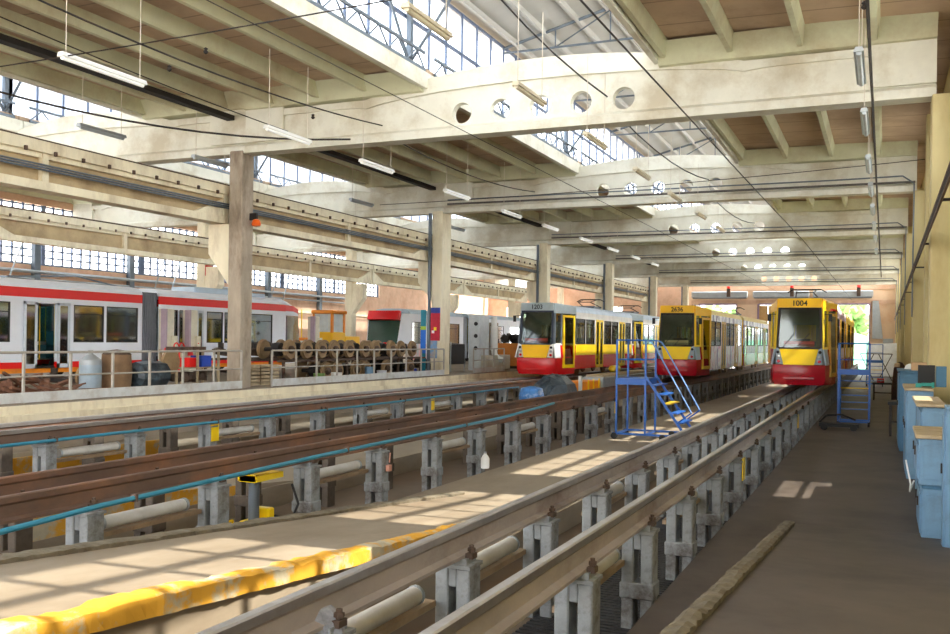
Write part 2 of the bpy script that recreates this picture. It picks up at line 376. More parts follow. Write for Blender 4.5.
# roof
def arc(x, cx, hw, za, zc): # beam top outline
    u = (x - cx) / hw
    return za + (zc - za) * max(0.0, 1 - (u / 0.62) ** 2) ** 0.8 if abs(u) < 0.62 else za + 0.02
def beam(x0, x1, y, label, holes=True):
    cx = (x0 + x1) / 2; hw = (x1 - x0) / 2
    r = thing('roof_beam', label, 'roof beam', (cx, y, 7.87), 0, None)
    top = lambda x: 1.2 + (0.62 if hw > 7 else 0.5) * max(0.0, math.cos(min(1, abs(x) / (hw * 0.55)) * PI / 2)) ** 0.75
    n = 36; xs = [-hw + 2 * hw * k / n for k in range(n + 1)]
    outer = [(-hw, 0.1)] + [(hw, 0.1)] + [(x, top(x) - 0.05) for x in reversed(xs)]
    hs = []
    if holes:
        s = 1.0 if hw > 7 else 0.72
        for k in range(-2, 3):
            hs.append([(k * 1.09 * s + 0.275 * math.cos(2 * PI * i / 20), 0.62 + 0.275 * math.sin(2 * PI * i / 20)) for i in range(20)])
    MB().plate(outer, hs, -0.11, 0.11).build('web', WHITEC, r)
    f = MB()
    f.prism([(-0.26, 0), (0.26, 0), (0.26, 0.2), (0.11, 0.3), (-0.11, 0.3), (-0.26, 0.2)], 'X', -hw, hw)
    f.build('bottom_flange', WHITEC, r)
    t = MB(); ring = []
    for x in xs:
        zt = top(x); d = 0.18 + 0.34 * max(0, math.cos(min(1, abs(x) / (hw * .62)) * PI / 2))
        ring.append([(x, -0.2, zt), (x, 0.2, zt), (x, 0.2, zt - d), (x, -0.2, zt - d)])
    t.loft(ring).build('top_flange', WHITEC, r)
    for s in (-1, 1):
        MB().box(min(s * hw, s * (hw - 1.3)), max(s * hw, s * (hw - 1.3)), -0.23, 0.23, 0.31, 1.36).build('end_block', WHITEC, r)
    return r
def deck(x0, x1, lo, hi, first, bay):
    # ribbed precast deck on both sides of the lantern opening lo..hi, one ceiling object per span
    cx = (x0 + x1) / 2
    for i in range(7):
        a = D0 - 2 * DB + i * DB + 0.22; b = a + DB - 0.44
        ribs = MB(); slab = MB()
        for (p, q, s) in ((x0, lo, 1), (hi, x1, -1)):
            e = (lo if s > 0 else hi)
            zl = lambda x: 9.14 + 0.13 * (1 - min(1, abs(x - e) / 6.0))
            slab.add([(p, a - .22, zl(p) + .4), (q, a - .22, zl(q) + .4), (q, b + .22, zl(q) + .4), (p, b + .22, zl(p) + .4),
                      (p, a - .22, zl(p) + .52), (q, a - .22, zl(q) + .52), (q, b + .22, zl(q) + .52), (p, b + .22, zl(p) + .52)],
                     [(0, 3, 2, 1), (4, 5, 6, 7), (0, 1, 5, 4), (1, 2, 6, 5), (2, 3, 7, 6), (3, 0, 4, 7)])
            x = e - s * 0.14; k = 0
            while (x - p) * s > 0.0 if s > 0 else (q - x) > 0.0:
                z = zl(x)
                ribs.prism([(x - .06, z), (x + .06, z), (x + .12, z + .41), (x - .12, z + .41)], 'Y', a, b)
                x -= s * 1.54; k += 1
            for yy, d in ((a, 1), (b, -1)):
                zz = min(zl(p), zl(q))
                ribs.prism([(yy - .2 * d, zz - .05), (yy + .12 * d, zz - .02), (yy + .5 * d, zz + .45), (yy - .2 * d, zz + .45)], 'X', p, q)
        c = struct('ceiling_%s_%d' % (bay, i), slab, SLABM)
        ribs.build('rib', RIBM, c)
        # lips of the opening
        MB().box(lo - .02, lo + 0.12, a - .2, b + .2, 9.2, 9.62).box(hi - 0.12, hi + .02, a - .2, b + .2, 9.2, 9.62).build('lip', WHITEC, c)
def lantern(lo, hi, bay, i):
    a = D0 - 2 * DB + i * DB; b = a + DB; cx = (lo + hi) / 2
    gl, gr_ = lo - 0.55, hi + 0.55
    for gx, nm in ((gl, 'left'), (gr_, 'right')):
        m = MB(); n = 12
        for k in range(n + 1):
            yy = a + DB * k / n; w = 0.09 if k in (0, n) else 0.03
            m.box(gx - .05, gx + .05, yy - w, yy + w, 9.8, 12.45)
        for z in (9.85, 11.2, 12.4): m.box(gx - .04, gx + .04, a, b, z - .05, z + .05)
        window(m, box(gx - .006, gx + .006, a, b, 9.8, 12.4))
    rf = MB()
    ov = 0.5
    rf.slab([(gl - ov, a, 12.42), (gl - ov, b, 12.42), (cx, b, 13.45), (cx, a, 13.45)], 0.08)
    rf.slab([(cx, a, 13.45), (cx, b, 13.45), (gr_ + ov, b, 12.42), (gr_ + ov, a, 12.42)], 0.08)
    c = struct('ceiling_lantern_%s_%d' % (bay, i), rf, LANT)
    p = MB()
    for u in (0.12, 0.4, 0.7, 0.97):
        for s in (-1, 1):
            x = cx + s * (gr_ - cx) * (1 - u); z = 12.5 + 0.92 * u
            p.box(x - .05, x + .05, a, b, z - .2, z - .02)
    p.build('purlin', LANT, c)
    if i in (2, 3) or (i == 4 and bay == 'main'):
        for k, yy in enumerate((a + 0.1, a + DB / 2)):
            t = MB(); g = gr_ - cx
            P = [(-g, 12.35), (0, 13.3), (g, 12.35)]
            t.tube((cx - g, yy, 12.35), (cx, yy, 13.28), .05, 6).tube((cx, yy, 13.28), (cx + g, yy, 12.35), .05, 6)
            t.tube((cx - g, yy, 12.2), (cx + g, yy, 12.2), .035, 6)
            for s in (-1, 1):
                t.tube((cx + s * g * .5, yy, 12.2), (cx + s * g * .5, yy, 12.8), .025, 5)
                t.tube((cx + s * g * .5, yy, 12.2), (cx, yy, 13.2), .025, 5)
            t.tube((cx, yy, 12.2), (cx, yy, 13.2), .025, 5)
            o = t.build('roof_truss', STEEL)
            tag(o, 'steel roof truss inside the %s bay rooflight, %s span, %s of the span' % (bay, ORD[i - 1], 'first' if k == 0 else 'second'), 'roof truss')
    # edge trusses on the lips and wind braces
    if i in (1, 2, 3):
        t = MB(); x = lo + .07
        t.box(x - .03, x + .03, a + .3, b - .3, 9.64, 9.72).box(x - .03, x + .03, a + .3, b - .3, 10.1, 10.17)
        n = 13; st = (DB - .6) / n
        for k in range(n):
            y0 = a + .3 + k * st
            t.tube((x, y0, 9.7), (x, y0 + st / 2, 10.12), .025, 5).tube((x, y0 + st / 2, 10.12), (x, y0 + st, 9.7), .025, 5)
        tag(t.build('edge_truss', STEEL), 'low zigzag truss on the rooflight lip of the %s bay, %s span' % (bay, ORD[i - 1]), 'edge truss')
        t = MB().tube((gl + .16, b - .3, 9.9), (gl + 1.9, b - .3, 12.2), .045, 6).tube((gl + .16, b - .3, 9.9), (gl + .16, b - 2.2, 12.2), .045, 6).box(gl + .08, gl + .22, b - .35, b - .2, 9.83, 12.2)
        tag(t.build('wind_brace', STEEL), 'blue grey brace at the end of the %s rooflight span, %s bay' % (ORD[i - 1], bay), 'brace')
LO, HI = {}, {}
for (x0, x1, nm), (lo, hi) in zip(BAYS, ((-11.4, -5.05), (-26.6, -21.0), (-36.6, -32.2))):
    key = nm.split()[0]
    deck(x0, x1, lo, hi, 0, key)
    for i in range(0, 7 if key != 'far' else 6): lantern(lo, hi, key, i)
    for i in range(6):
        beam(x0 + .0, x1 - .0, D0 + i * DB, ('white arched roof beam with round holes, %s over the %s' if key == 'main' else 'solid white roof beam, %s over the %s') % (ORD[i], nm), key == 'main')
struct('ceiling_edge', box(.95, 1.75, YB, YE, 9.54, 9.66), SLABM)
# solid dark strip, coloured for the shade in the deck gutter beside the columns
struct('trim_gutter_shade', MB().box(-17.86, -17.6, YB, YE, 8.86, 9.0), M('gutter_shade', (30, 24, 20), 0.8))

# crane girders
def girder(x, y, label, side):
    L = DB - 0.1
    r = thing('crane_girder', label, 'crane girder', (x, y, 5.84))
    MB().box(-.24, .24, 0, L, 0, 0.2).build('bottom_flange', COLC, r)
    MB().box(-.09, .09, 0, L, 0.18, 0.92).build('web', BROWNWD, r)
    MB().box(-.3, .3, 0, L, 0.86, 1.12).box(-.2, .2, 0, L, .74, .88).build('top_flange', COLC, r)
    for yy in (0.02, L / 2, L - .2):
        MB().box(-.22, .22, yy, yy + .18, .1, .9).build('stiffener', COLC, r)
    for e, s in ((0, 1), (L, -1)):
        MB().prism([(e, .18), (e + s * 1.5, .18), (e, .8)], 'X', -.2, .2).build('haunch', COLC, r)
    MB().box(-.05, .05, 0, L, 1.12, 1.22).box(-.1, .1, 0, L, 1.12, 1.14).build('crane_rail', RUST, r)
    for k in range(16): MB().box(.3, .36, .3 + k * .83, .36 + k * .83, .82, .92).build('hook', RUST, r)
for i in range(5):
    y = D0 - DB + i * DB + .05
    girder(-18.15, y, 'cream crane girder beside the main column row, %s span from the camera' % ORD[i], 1)
for i in range(5):
    y = D0 + (i - 0) * DB + .05 - (DB if i == 0 else 0)
    y = D0 - DB + i * DB + .05
    girder(-28.8, y, 'cream crane girder beyond the red and white tram, %s span from the camera' % ORD[i], 1)
o = MB()
for k in range(3): o.tube((-17.9 + .015 * k, 5, 6.42 - .06 * k), (-17.9 + .015 * k, 76, 6.42 - .06 * k), .025, 6)
tag(o.build('conductor_pipe', STEEL), 'bundle of grey conductor pipes running along the crane girder by the columns', 'pipe')

# outer left wall
ow = MB().box(-38.7, -38.4, YB, YE, 0.9, 5.9).box(-38.7, -38.4, YB, YE, 8.9, 9.6).box(-38.7, -38.4, 68, YE, 5.9, 9)
struct('wall_left', ow, BRICK)
struct('trim_left_wall', box(-38.4, -38.3, YB, YE, 4.25, 4.4), COLC)
for i in range(4):
    a = 14 + i * 13.5; b = a + 13.3
    if b > 68: break
    m = MB()
    n = 22
    for k in range(n + 1):
        yy = a + (b - a) * k / n; w = .045 if k % 11 else .12; m.box(-38.58, -38.5, yy - w, yy + w, 5.9, 8.9)
    z = 5.95
    while z < 8.9: m.box(-38.56, -38.52, a, b, z - .04, z + .04); z += .36
    window(m, box(-38.545, -38.535, a, b, 5.9, 8.9), gmat=GL_CLEAR)
# pipes and clutter hung on that wall
for k, (z, r_, lab) in enumerate(((5.55, .09, 'thick grey pipe along the orange wall under the latticed windows'), (5.2, .05, 'thin grey pipe below the thick one on the orange outer wall'))):
    tag(MB().tube((-38.15, 20, z), (-38.15, 62, z), r_, 8).build('wall_pipe', GALV), lab, 'pipe')
for k in range(6):
    y = 27 + k * 6.3
    tag(MB().box(-38.35, -38.1, y, y + .35, 1.0, 7.5).build('wall_post', STEEL), 'grey steel post standing against the orange outer wall, %s from the camera' % ORD[k], 'post')
for k in range(3):
    y = 30 + k * 11
    tag(MB().tube((-37.9, y, 4.5), (-37.9, y + 1.6, 8.2), .04, 5).tube((-37.9, y + 3, 8.2), (-37.9, y + 1.6, 5), .04, 5).build('wall_brace', GALV),
        'slanting thin steel brace in front of the latticed windows, %s from the camera' % ORD[k], 'brace')

wb = MB().box(-39, 1.7, YB - .3, YB, 8.9, 9.7).box(-39, 1.7, YB - .3, YB, 6.3, 6.7)
edges = [-39, -28, -24.3, -15.4, -11.4, -10.2, -6.2, -4.8, -.7, 1.7]
for a, b in zip(edges[::2], edges[1::2]): wb.box(a, b, YB - .3, YB, -.9, 6.3)
for k in range(12): wb.box(-39 + k * 3.68, -38.4 + k * 3.68, YB - .3, YB, 6.7, 8.9)
struct('wall_back', wb, PEACH)
# end wall with gates
ew = MB()
GATES = [(-16.4, -13.0, 1), (-10.9, -7.6, 0), (-4.5, -1.35, 1)]
xs = [-17.5]
for g in GATES: xs += [g[0], g[1]]
xs += [1.5]
for a, b in zip(xs[::2], xs[1::2]): ew.box(a, b, YE, YE + .35, -0.4, 6.2)
ew.box(-17.5, 1.5, YE, YE + .35, 6.2, 9.6)
struct('wall_end', ew, PEACH)
struct('trim_end_band', MB().box(-17.2, 1.4, YE - .06, YE, 7.55, 8.4).box(-17.2, 1.4, YE - .05, YE, 6.2, 6.6), BRICK)
ew = MB()
for a, b in ((-39, -36.5), (-33, -27.5), (-24, -17.5)): ew.box(a, b, YE, YE + .35, 0.9, 6.0)
ew.box(-39, -17.5, YE, YE + .35, 6.0, 12.5)
struct('wall_end_left', ew, BRICK)
for gi, (a, b, opn) in enumerate(GATES):
    m = MB(); m.box(a - .12, a, YE - .1, YE + .4, -.3, 6.25).box(b, b + .12, YE - .1, YE + .4, -.3, 6.25).box(a, b, YE - .1, YE + .4, 6.15, 6.3)
    d = struct('door_%d' % (gi + 1), m, M('violet_gate_frame', (156, 130, 160), 0.6))
    if not opn:
        l = MB()
        for k in range(4): l.box(a + k * (b - a) / 4 + .03, a + (k + 1) * (b - a) / 4 - .03, YE + .1, YE + .2, 0, 6.1)
        l.build('door_leaf', M('tan_gate_leaf', (206, 164, 104), 0.7), d)
    else:
        # folded leaves standing open beside the gate
        l = MB().box(a - .1, a + .05, YE - 2.4, YE - .15, -.1, 6.1).box(a - .3, a - .18, YE - 2.4, YE - .15, -.1, 6.1)
        l.build('door_leaf', M('grey_gate_leaf', (150, 146, 146), 0.6), d)
for k, (a, b) in enumerate(((-17.1, -11.9), (-11.4, -6.4), (-6.1, -1.0))):
    m = MB().box(a, b, YE - .6, YE - .1, 6.84, 7.42)
    r = thing('air_curtain', 'long grey warm air duct above the ' + ['third', 'second', 'first'][k] + ' gate counted from the corner', 'air duct', (0, 0, 0))
    m.build('duct', GALV, r, bevel=.05)
    MB().box(a + .1, b - .1, YE - .55, YE - .15, 6.76, 6.84).build('nozzle', STEEL, r)
for k, x in enumerate((-13.6, -7.9, -2.2)):
    r = thing('warning_beacon', 'red warning beacon on a dark bracket over the ' + ['third', 'second', 'first'][k] + ' air duct counted from the corner', 'beacon', (x, YE - .75, 6.9))
    MB().box(-.16, .16, -.1, .1, 0, .8).build('bracket', RUST, r)
    MB().lathe([(.14, 0), (.16, .2), (.1, .32), (0, .36)], (0, 0, .8), 12).build('lens', BRED, r, smooth=True)
tag(MB().prism([(-1.05, 3.1), (-.16, 3.1), (-.55, 6.5), (-1.05, 6.5)], 'Y', YE - .25, YE - .1).build('grey_duct_panel', GALV), 'tall tapering grey sheet panel beside the open gate of tram 1004', 'panel')
tag(MB().box(-.15, .68, YE - .3, YE - .12, 0, 3.1).build('grey_cupboard', GALV), 'grey metal board standing in the corner of the end wall', 'board')
# outside
struct('ground_outside', box(-60, 12, YE + .35, 140, -.5, -.36), ASPH)
struct('ground_yard', box(1.75, 60, -20, 140, -.5, -.36), ASPH)
def bush(x, y, z, r, label, n=60):
    m = MB()
    for k in range(n):
        u, v, w = (random.gauss(0, .45) for _ in range(3))
        s = random.uniform(.5, 1.1) * r * .45
        m.cb((x + u * r, y + v * r * .6, z + w * r), (s, s * .7, s * .8), random.random() * 3, random.random() * 3, random.random() * 3)
    r = thing('garden_tree', label, 'tree'); m.build('crown', GREEN, r); MB().tube((x, y, -.4), (x, y, z), .15, 7).build('trunk', RUST, r)
bush(-3.5, 108, 5.2, 2.6, 'pale green tree seen through the gate behind tram 1004')
bush(-16.5, 110, 4.5, 3.0, 'pale green tree seen through the gate beyond tram 2636')
m = MB().box(-4.6, -.6, 100, 103, -.4, 2.9)
r = thing('green_kiosk', 'mint green hut with a pale roof outside the gate behind tram 1004', 'hut', (0, 0, 0))
m.build('wall', M('mint_paint', (150, 222, 196), 0.6), r); MB().prism([(-4.9, 2.9), (-.3, 2.9), (-2.6, 3.7)], 'Y', 99.7, 103.3).build('roof', ROOFG, r)

# ---------------------------------------------------------------- tracks
def project(x, y, z):
    h = z - 2.501; u = x * math.cos(TH) + y * math.sin(TH); d = -x * math.sin(TH) + y * math.cos(TH)
    if d < .1: return (-9999, -9999)
    u, v = F * u / d, -F * h / d
    return (475 + math.cos(ROLL) * u - math.sin(ROLL) * v, VY + math.sin(ROLL) * u + math.cos(ROLL) * v)
def in_frame(x, y, z, m=8):
    a, b = project(x, y, z); return -m < a < 950 + m and -m < b < 634 + m
TR = [('near track', -2.2, -3.24), ('middle track', -7.67, -8.7), ('far track', -12.87, -13.9)]
def rail(x, y0, y1, label, mat, head):
    r = thing('steel_rail', label, 'rail', (x, 0, 0))
    MB().prism([(-.085, .70), (.085, .70), (.085, .725), (.022, .745), (.018, .86), (.04, .885), (-.04, .885), (-.018, .86), (-.022, .745), (-.085, .725)], 'Y', y0, y1).build('rail_web', mat, r)
    MB().prism([(-.04, .885), (.04, .885), (.042, .94), (.03, .952), (-.03, .952), (-.042, .94)], 'Y', y0, y1).build('rail_head', head, r)
    return r
RL = [('right', 'left')] * 3
for ti, (tn, xa, xb) in enumerate(TR):
    for side, x in (('right', xa), ('left', xb)):
        rail(x, 1.0, 91.4, {0: 'grey steel rail with polished head', 1: 'rust brown steel rail with dull head', 2: 'sunlit steel rail with white worn head'}[ti] + ', %s rail of the %s' % ('wall-side' if side == 'right' else 'column-side', tn),
             RAILG if ti == 0 else RAILM, HEADM if ti != 1 else RAILM)
def make_post(mat, matd, simple, flip):
    # H shaped support: two uprights with a slot, tie blocks, seat plate and rail clamp
    zb = -0.35 if True else 0
    t = MB(); c = MB()
    if simple:
        m = MB().box(-.14, -.045, -.12, .12, zb, .62).box(.045, .14, -.12, .12, zb, .62)
        for z in (.42, -.05): m.box(-.05, .05, -.1, .1, z, z + .2)
        m.box(-.16, .16, -.15, .15, .62, .70)
        return [('post', m, mat)]
    out = [('upright', MB().box(-.155, -.036, -.12, .12, zb, .62), mat), ('upright', MB().box(.036, .155, -.12, .12, zb, .62), mat)]
    out.append(('tie_block', MB().box(-.04, .04, -.11, .11, .46, .62), mat))
    out.append(('tie_block', MB().box(-.17, .17, -.135, .135, -.02, .14), mat))
    out.append(('seat_plate', MB().box(-.165, .165, -.135, .135, .62, .65).box(-.12, .12, -.1, .1, .65, .70), matd))
    for s in (-1, 1):
        out.append(('clamp', MB().box(min(s * .085, s * .15), max(s * .085, s * .15), -.05, .05, .69, .735).tube((s * .12, 0, .73), (s * .12, 0, .80), .022, 6).tube((s * .12, 0, .75), (s * .12, 0, .775), .036, 6), RUST))
    return out
NEARN = 9
def build_post(defs, x, y, label, group, bevel=True):
    if len(defs) == 1:
        o = defs[0][1].build('support_post', defs[0][2]); o.location = (x, y, 0); return tag(o, label, 'support post', group)
    r = thing('support_post', label, 'support post', (x, y, 0), 0, group)
    for n, m, mt in defs: m.build(n, mt, r, bevel=.012 if n in ('upright', 'tie_block') else 0)
    return r
for ti, (tn, xa, xb) in enumerate(TR):
    y0 = 7.12 if ti == 0 else 7.38
    for side, x, off in (('right', xa, 0.0), ('left', xb, 0.0)):
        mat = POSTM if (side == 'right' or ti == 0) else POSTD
        near = far = None
        sname = 'wall-side' if side == 'right' else 'column-side'
        grp = 'posts under the %s rail of the %s' % (sname, tn)
        k = -3; cnt = -1
        while True:
            y = y0 + off + 2.06 * k
            if y > 88: break
            if not in_frame(x, y, .7): k += 1; continue
            cnt += 1; idx = cnt
            if idx < NEARN:
                lab = '%s post holding the %s rail of the %s, %s of its row' % ('pale grey' if mat is POSTM else 'dark stained', sname, tn, ORD[idx])
                g = None
            else:
                lab = 'slotted post under the %s rail of the %s, well down the hall' % (sname, tn); g = grp
            if y < 30:
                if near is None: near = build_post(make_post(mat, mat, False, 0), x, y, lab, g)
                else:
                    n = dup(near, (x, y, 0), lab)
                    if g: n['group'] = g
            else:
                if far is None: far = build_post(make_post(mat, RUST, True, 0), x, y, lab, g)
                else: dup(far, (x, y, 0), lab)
            k += 1
# work lights slung under the rails
def make_tube(label, x, y, L=1.35, tilt=.0):
    r = thing('pit_light', label, 'pit light', (x, y, .45))
    MB().tube((0, 0, 0), (0, L, .0), .075, 14).build('diffuser', M('dusty_white_diffuser', (206, 204, 198), .5, var=.08, stain=(160, 150, 134)), r, smooth=True)
    for s in (0, 1):
        MB().tube((0, s * L - (.03 if s else .01), 0), (0, s * L + (.01 if s else .03), 0), .082, 14).build('end_cap', GALV, r, smooth=True)
    MB().cb((.0, L / 2, -.12), (.12, L + .5, .05), 0).build('carrier', M('weathered_wood', (150, 128, 102), .8, var=.2, scale=6), r)
    return r
tube0 = None
rows = [('left', 'near track', -3.42, [5.35, 7.47, 11.6, 15.7]), ('right', 'near track', -2.38, [7.45, 11.55, 13.6, 17.8, 21.9]),
        ('right', 'middle track', -7.8, [7.7, 11.8, 15.9, 20.0, 26.2]), ('right', 'far track', -13.0, [11.9, 15.9, 22.1, 26.3])]
for side, tn, x, ys in rows:
    for k, y in enumerate(ys):
        lab = 'white tube work light under the %s rail of the %s, %s in that row' % ('wall-side' if side == 'right' else 'column-side', tn, ORD[k])
        if tube0 is None: tube0 = make_tube(lab, x, y)
        else: dup(tube0, (x, y, .45), lab)
# cyan pipe handrails
for (x, pts, lab) in ((-7.0, [(3.5, .70), (5.79, .78), (6.92, .83), (10.81, .90), (14, .93), (17.29, .95), (20.6, 1.06)], 'long cyan pipe tied along the posts of the middle track'),
                      (-12.62, [(7.5, .74), (14.36, .74), (20.66, .72), (26.5, .74), (33, .75)], 'cyan pipe running along the posts of the far track')):
    r = thing('cyan_pipe', lab, 'pipe', (x, 0, 0))
    MB().path([(0, a, b) for a, b in pts], .028, 8).build('pipe_run', CYAN, r, smooth=True)
    for k in range(4):
        y = 7.38 + 2.06 * (k * 2 + (2 if x < -10 else 0)); 
        zz = [b for a, b in pts if a <= y][-1]
        MB().box(-.035, .035, y - .015, y + .015, zz - .03, zz + .05).build('clip', RUST, r)
# small odds and ends on and by the posts
tag(MB().box(-7.5, -7.44, 13.55, 13.65, .32, .42).tube((-7.46, 13.6, .46), (-7.46, 13.62, .62), .012, 5).build('switch_box', M('pinkish_switch', (206, 150, 130), .5)), 'small pinkish switch box with cable on a post of the middle track', 'switch box')
r = thing('canister', 'white plastic canister standing on the central walkway edge', 'canister', (-7.12, 16.85, 0))
MB().lathe([(0, 0), (.08, 0), (.085, .04), (.085, .19), (.05, .25), (.03, .27), (.03, .29), (0, .29)], n=16).build('body', WHITE, r, smooth=True)
MB().tube((0, 0, .29), (0, 0, .32), .028, 10).build('cap', GALV, r)
for x, y, n, w in ((-2.04, 15.4, 'near track', .26), (-2.04, 25.7, 'near track further down the hall', .26), (-12.72, 15.66, 'far track', .24), (-12.72, 25.9, 'far track further down the hall', .2), (-7.5, 27.9, 'middle track', .2)):
    tag(MB().box(x - .004, x + .012, y - w / 2, y + w / 2, .33, .68).build('yellow_mark', YEL), 'yellow painted number plate on a post of the ' + n, 'plate')
r = thing('hydraulic_jack', 'yellow hydraulic pump unit with tall grey cylinder in the middle track pit', 'hydraulic jack', (-7.85, 10.45, -.35))
MB().box(-.3, .3, -.42, .38, 0, .06).build('base', ORANGE, r)
MB().lathe([(.11, .05), (.11, .28), (.075, .3), (.075, .88), (0, .88)], (0, .05, 0), 16).build('cylinder', STEEL, r, smooth=True)
MB().box(-.14, .14, -.1, .2, .06, .36).box(-.14, .14, .2, .34, .06, .5).build('pump_body', YEL, r, bevel=.02)
MB().box(-.16, .16, -.1, .5, .90, .98).cb((0, .05, .94), (.26, .3, .1)).build('lift_arm', YEL, r)
f = MB()
for a in (-.22, .22):
    f.tube((a, -.75, .05), (a, -.75, .36), .015, 6).tube((a, -.12, .05), (a, -.12, .36), .015, 6).tube((a, -.75, .36), (a, -.12, .36), .015, 6)
f.tube((-.22, -.75, .36), (.22, -.75, .36), .015, 6); f.build('guard_frame', YEL, r)
MB().box(-.16, .16, -.7, -.4, .05, .26).build('tank', WHITE, r, bevel=.02)
MB().path([(.1, .3, .4), (.3, .5, .3), (.28, .7, .5), (.1, .8, .75)], .018, 6).build('hose', BLACK, r)
# a wrapped cap on the nearest post
tag(MB().lathe([(.21, .42), (.22, .6), (.19, .72), (.1, .80), (0, .82)], (-3.3, 5.06, 0), 9).build('rag_bundle', M('grey_rag', (150, 152, 160), .9, var=.4, scale=9, bump=.8)), 'grey cloth draped over the top of the nearest post', 'cloth')

# ---------------------------------------------------------------- trams
def spans(a, b, cuts):
    out = []; p = a
    for c, d in sorted(cuts):
        if c > p: out.append((p, c))
        p = max(p, d)
    if p < b: out.append((p, b))
    return out
def body(root, hw, y0, y1, bands, segs, zw0, zw1, ztop, pm, dm, gm, roofm, zb, roof_h=.3, door_z=None, frame=None, seats=True, topband=None, artic=False, roofmid=None):
    # bands: (z0, z1, material, name) of the side skin below the windows; segs: (kind, ya, yb)
    doors = [(a, b) for k, a, b in segs if k[0] == 'd']; wins = [(a, b) for k, a, b in segs if k[0] == 'w']
    dz = door_z or zb
    for s, sn in ((1, 'right'), (-1, 'left')):
        X0, X1 = (hw - .05, hw) if s > 0 else (-hw, -hw + .05)
        for (za, zc, mt, nm) in bands:
            m = MB()
            cut = doors if zc > dz else []
            for a, b in spans(y0, y1, cut): m.box(X0, X1, a, b, za, zc)
            m.build(nm, mt, root)
        for a, b in spans(y0, y1, doors + wins): MB().box(X0, X1, a, b, zw0, zw1).build('window_pillar', pm, root)
        if topband:
            zz = zw1
            for (zc, mt, nm) in topband:
                MB().box(X0, X1, y0, y1, zz, zc).build(nm, mt, root); zz = zc
        else: MB().box(X0, X1, y0, y1, zw1, ztop).build('upper_panel', pm, root)
        xi = s * (hw - .03)
        for a, b in wins:
            g = MB().box(xi - .008, xi + .008, a + .02, b - .02, zw0, zw1).build('window_pane', gm, root)
            fr = MB(); e = .035; xo = s * (hw + .004)
            fr.box(min(xo, xi), max(xo, xi), a, b, zw0, zw0 + e).box(min(xo, xi), max(xo, xi), a, b, zw1 - e, zw1).box(min(xo, xi), max(xo, xi), a, a + e, zw0, zw1).box(min(xo, xi), max(xo, xi), b - e, b, zw0, zw1)
            zt = zw1 - .32; fr.box(min(xo, xi), max(xo, xi), a, b, zt, zt + .025)
            fr.build('window_seal', BLACK, g)
        for k, a, b in segs:
            if k[0] != 'd': continue
            if k == 'dopen':
                # leaves stand outside the body, beside the open doorway
                w = (b - a)
                for ya in (a - w * .72, b + w * .04):
                    x = s * (hw + .06)
                    yb = ya + w * .68
                    leaf(root, x, ya, yb, dz, zw1 + .04, dm, gm, s)
                st = MB().box(min(s * (hw - .3), s * hw), max(s * (hw - .3), s * hw), a, b, dz - .02, dz + .05).build('door_step', DARK, root)
            else:
                n = 2 if (b - a) > .8 else 1
                for q in range(n):
                    leaf(root, s * (hw - .005), a + (b - a) * q / n + .01, a + (b - a) * (q + 1) / n - .01, dz, zw1 + .02, dm, gm, s)
    MB().box(-hw + .06, hw - .06, y0, y1, zb + (.35 if not artic else .1), zb + (.42 if not artic else .17)).build('cabin_floor', DARK, root)
    prof = lambda w, z: [(-w, z), (-w + .03, z + roof_h * .35), (-w * .82, z + roof_h * .8), (-w * .45, z + roof_h), (w * .45, z + roof_h), (w * .82, z + roof_h * .8), (w - .03, z + roof_h * .35), (w, z)]
    MB().loft([[(x, y, z) for x, z in prof(hw, ztop)] for y in (y0, y1)]).build('roof', roofm, root, smooth=True)
    if seats:
        y = y0 + 1.5; k = 0
        while y < y1 - .8 and k < 9:
            if not any(a - .35 < y < b + .35 for a, b in doors):
                for s in (-1, 1):
                    c = s * (hw - .4); z = zb + .42
                    MB().box(c - .2, c + .2, y, y + .42, z, z + .45).box(c - .2, c + .2, y + .36, y + .44, z + .4, z + .95).build('seat', SEAT, root)
                k += 1
            y += 1.05
    for k in range(int((y1 - y0) / 1.6)):
        y = y0 + 1.2 + k * 1.6
        MB().tube((-.55 if k % 2 else .55, y, zb + .4), (-.55 if k % 2 else .55, y, ztop), .018, 6).build('grab_pole', YEL, root)
def leaf(root, x, a, b, z0, z1, dm, gm, s):
    d = MB(); t = .02; e = min(.09, (b - a) * .2); h = z1 - z0
    d.box(x - t, x + t, a, a + e, z0, z1).box(x - t, x + t, b - e, b, z0, z1).box(x - t, x + t, a, b, z0, z0 + .14).box(x - t, x + t, a, b, z1 - .1, z1)
    o = d.build('door_leaf', dm, root)
    MB().box(x - .006, x + .006, a + e, b - e, z0 + .14, z1 - .1).build('door_pane', gm, o)
def bogie(root, y, z=0.0, hw=.72, mat=None):
    b = thing_part('bogie', root, (0, y, z))
    for dy in (-.9, .9):
        for s in (-1, 1): MB().lathe([(.08, -.05), (.33, -.05), (.36, -.03), (.33, .05), (.08, .05)], (s * .52, dy, .366), 18, 'X').build('wheel', WHEELM if mat is None else mat, b, smooth=True)
        MB().tube((-.52, dy, .34), (.52, dy, .34), .06, 8).build('axle', DARK, b)
    MB().box(-.8, -.66, -1.3, 1.3, .28, .46).box(.66, .8, -1.3, 1.3, .28, .46).box(-.7, .7, -.25, .25, .25, .5).build('bogie_frame', DARK, b)
def thing_part(name, root, loc):
    o = bpy.data.objects.new(name, None); COL.objects.link(o); o.parent = root; o.location = loc; return o
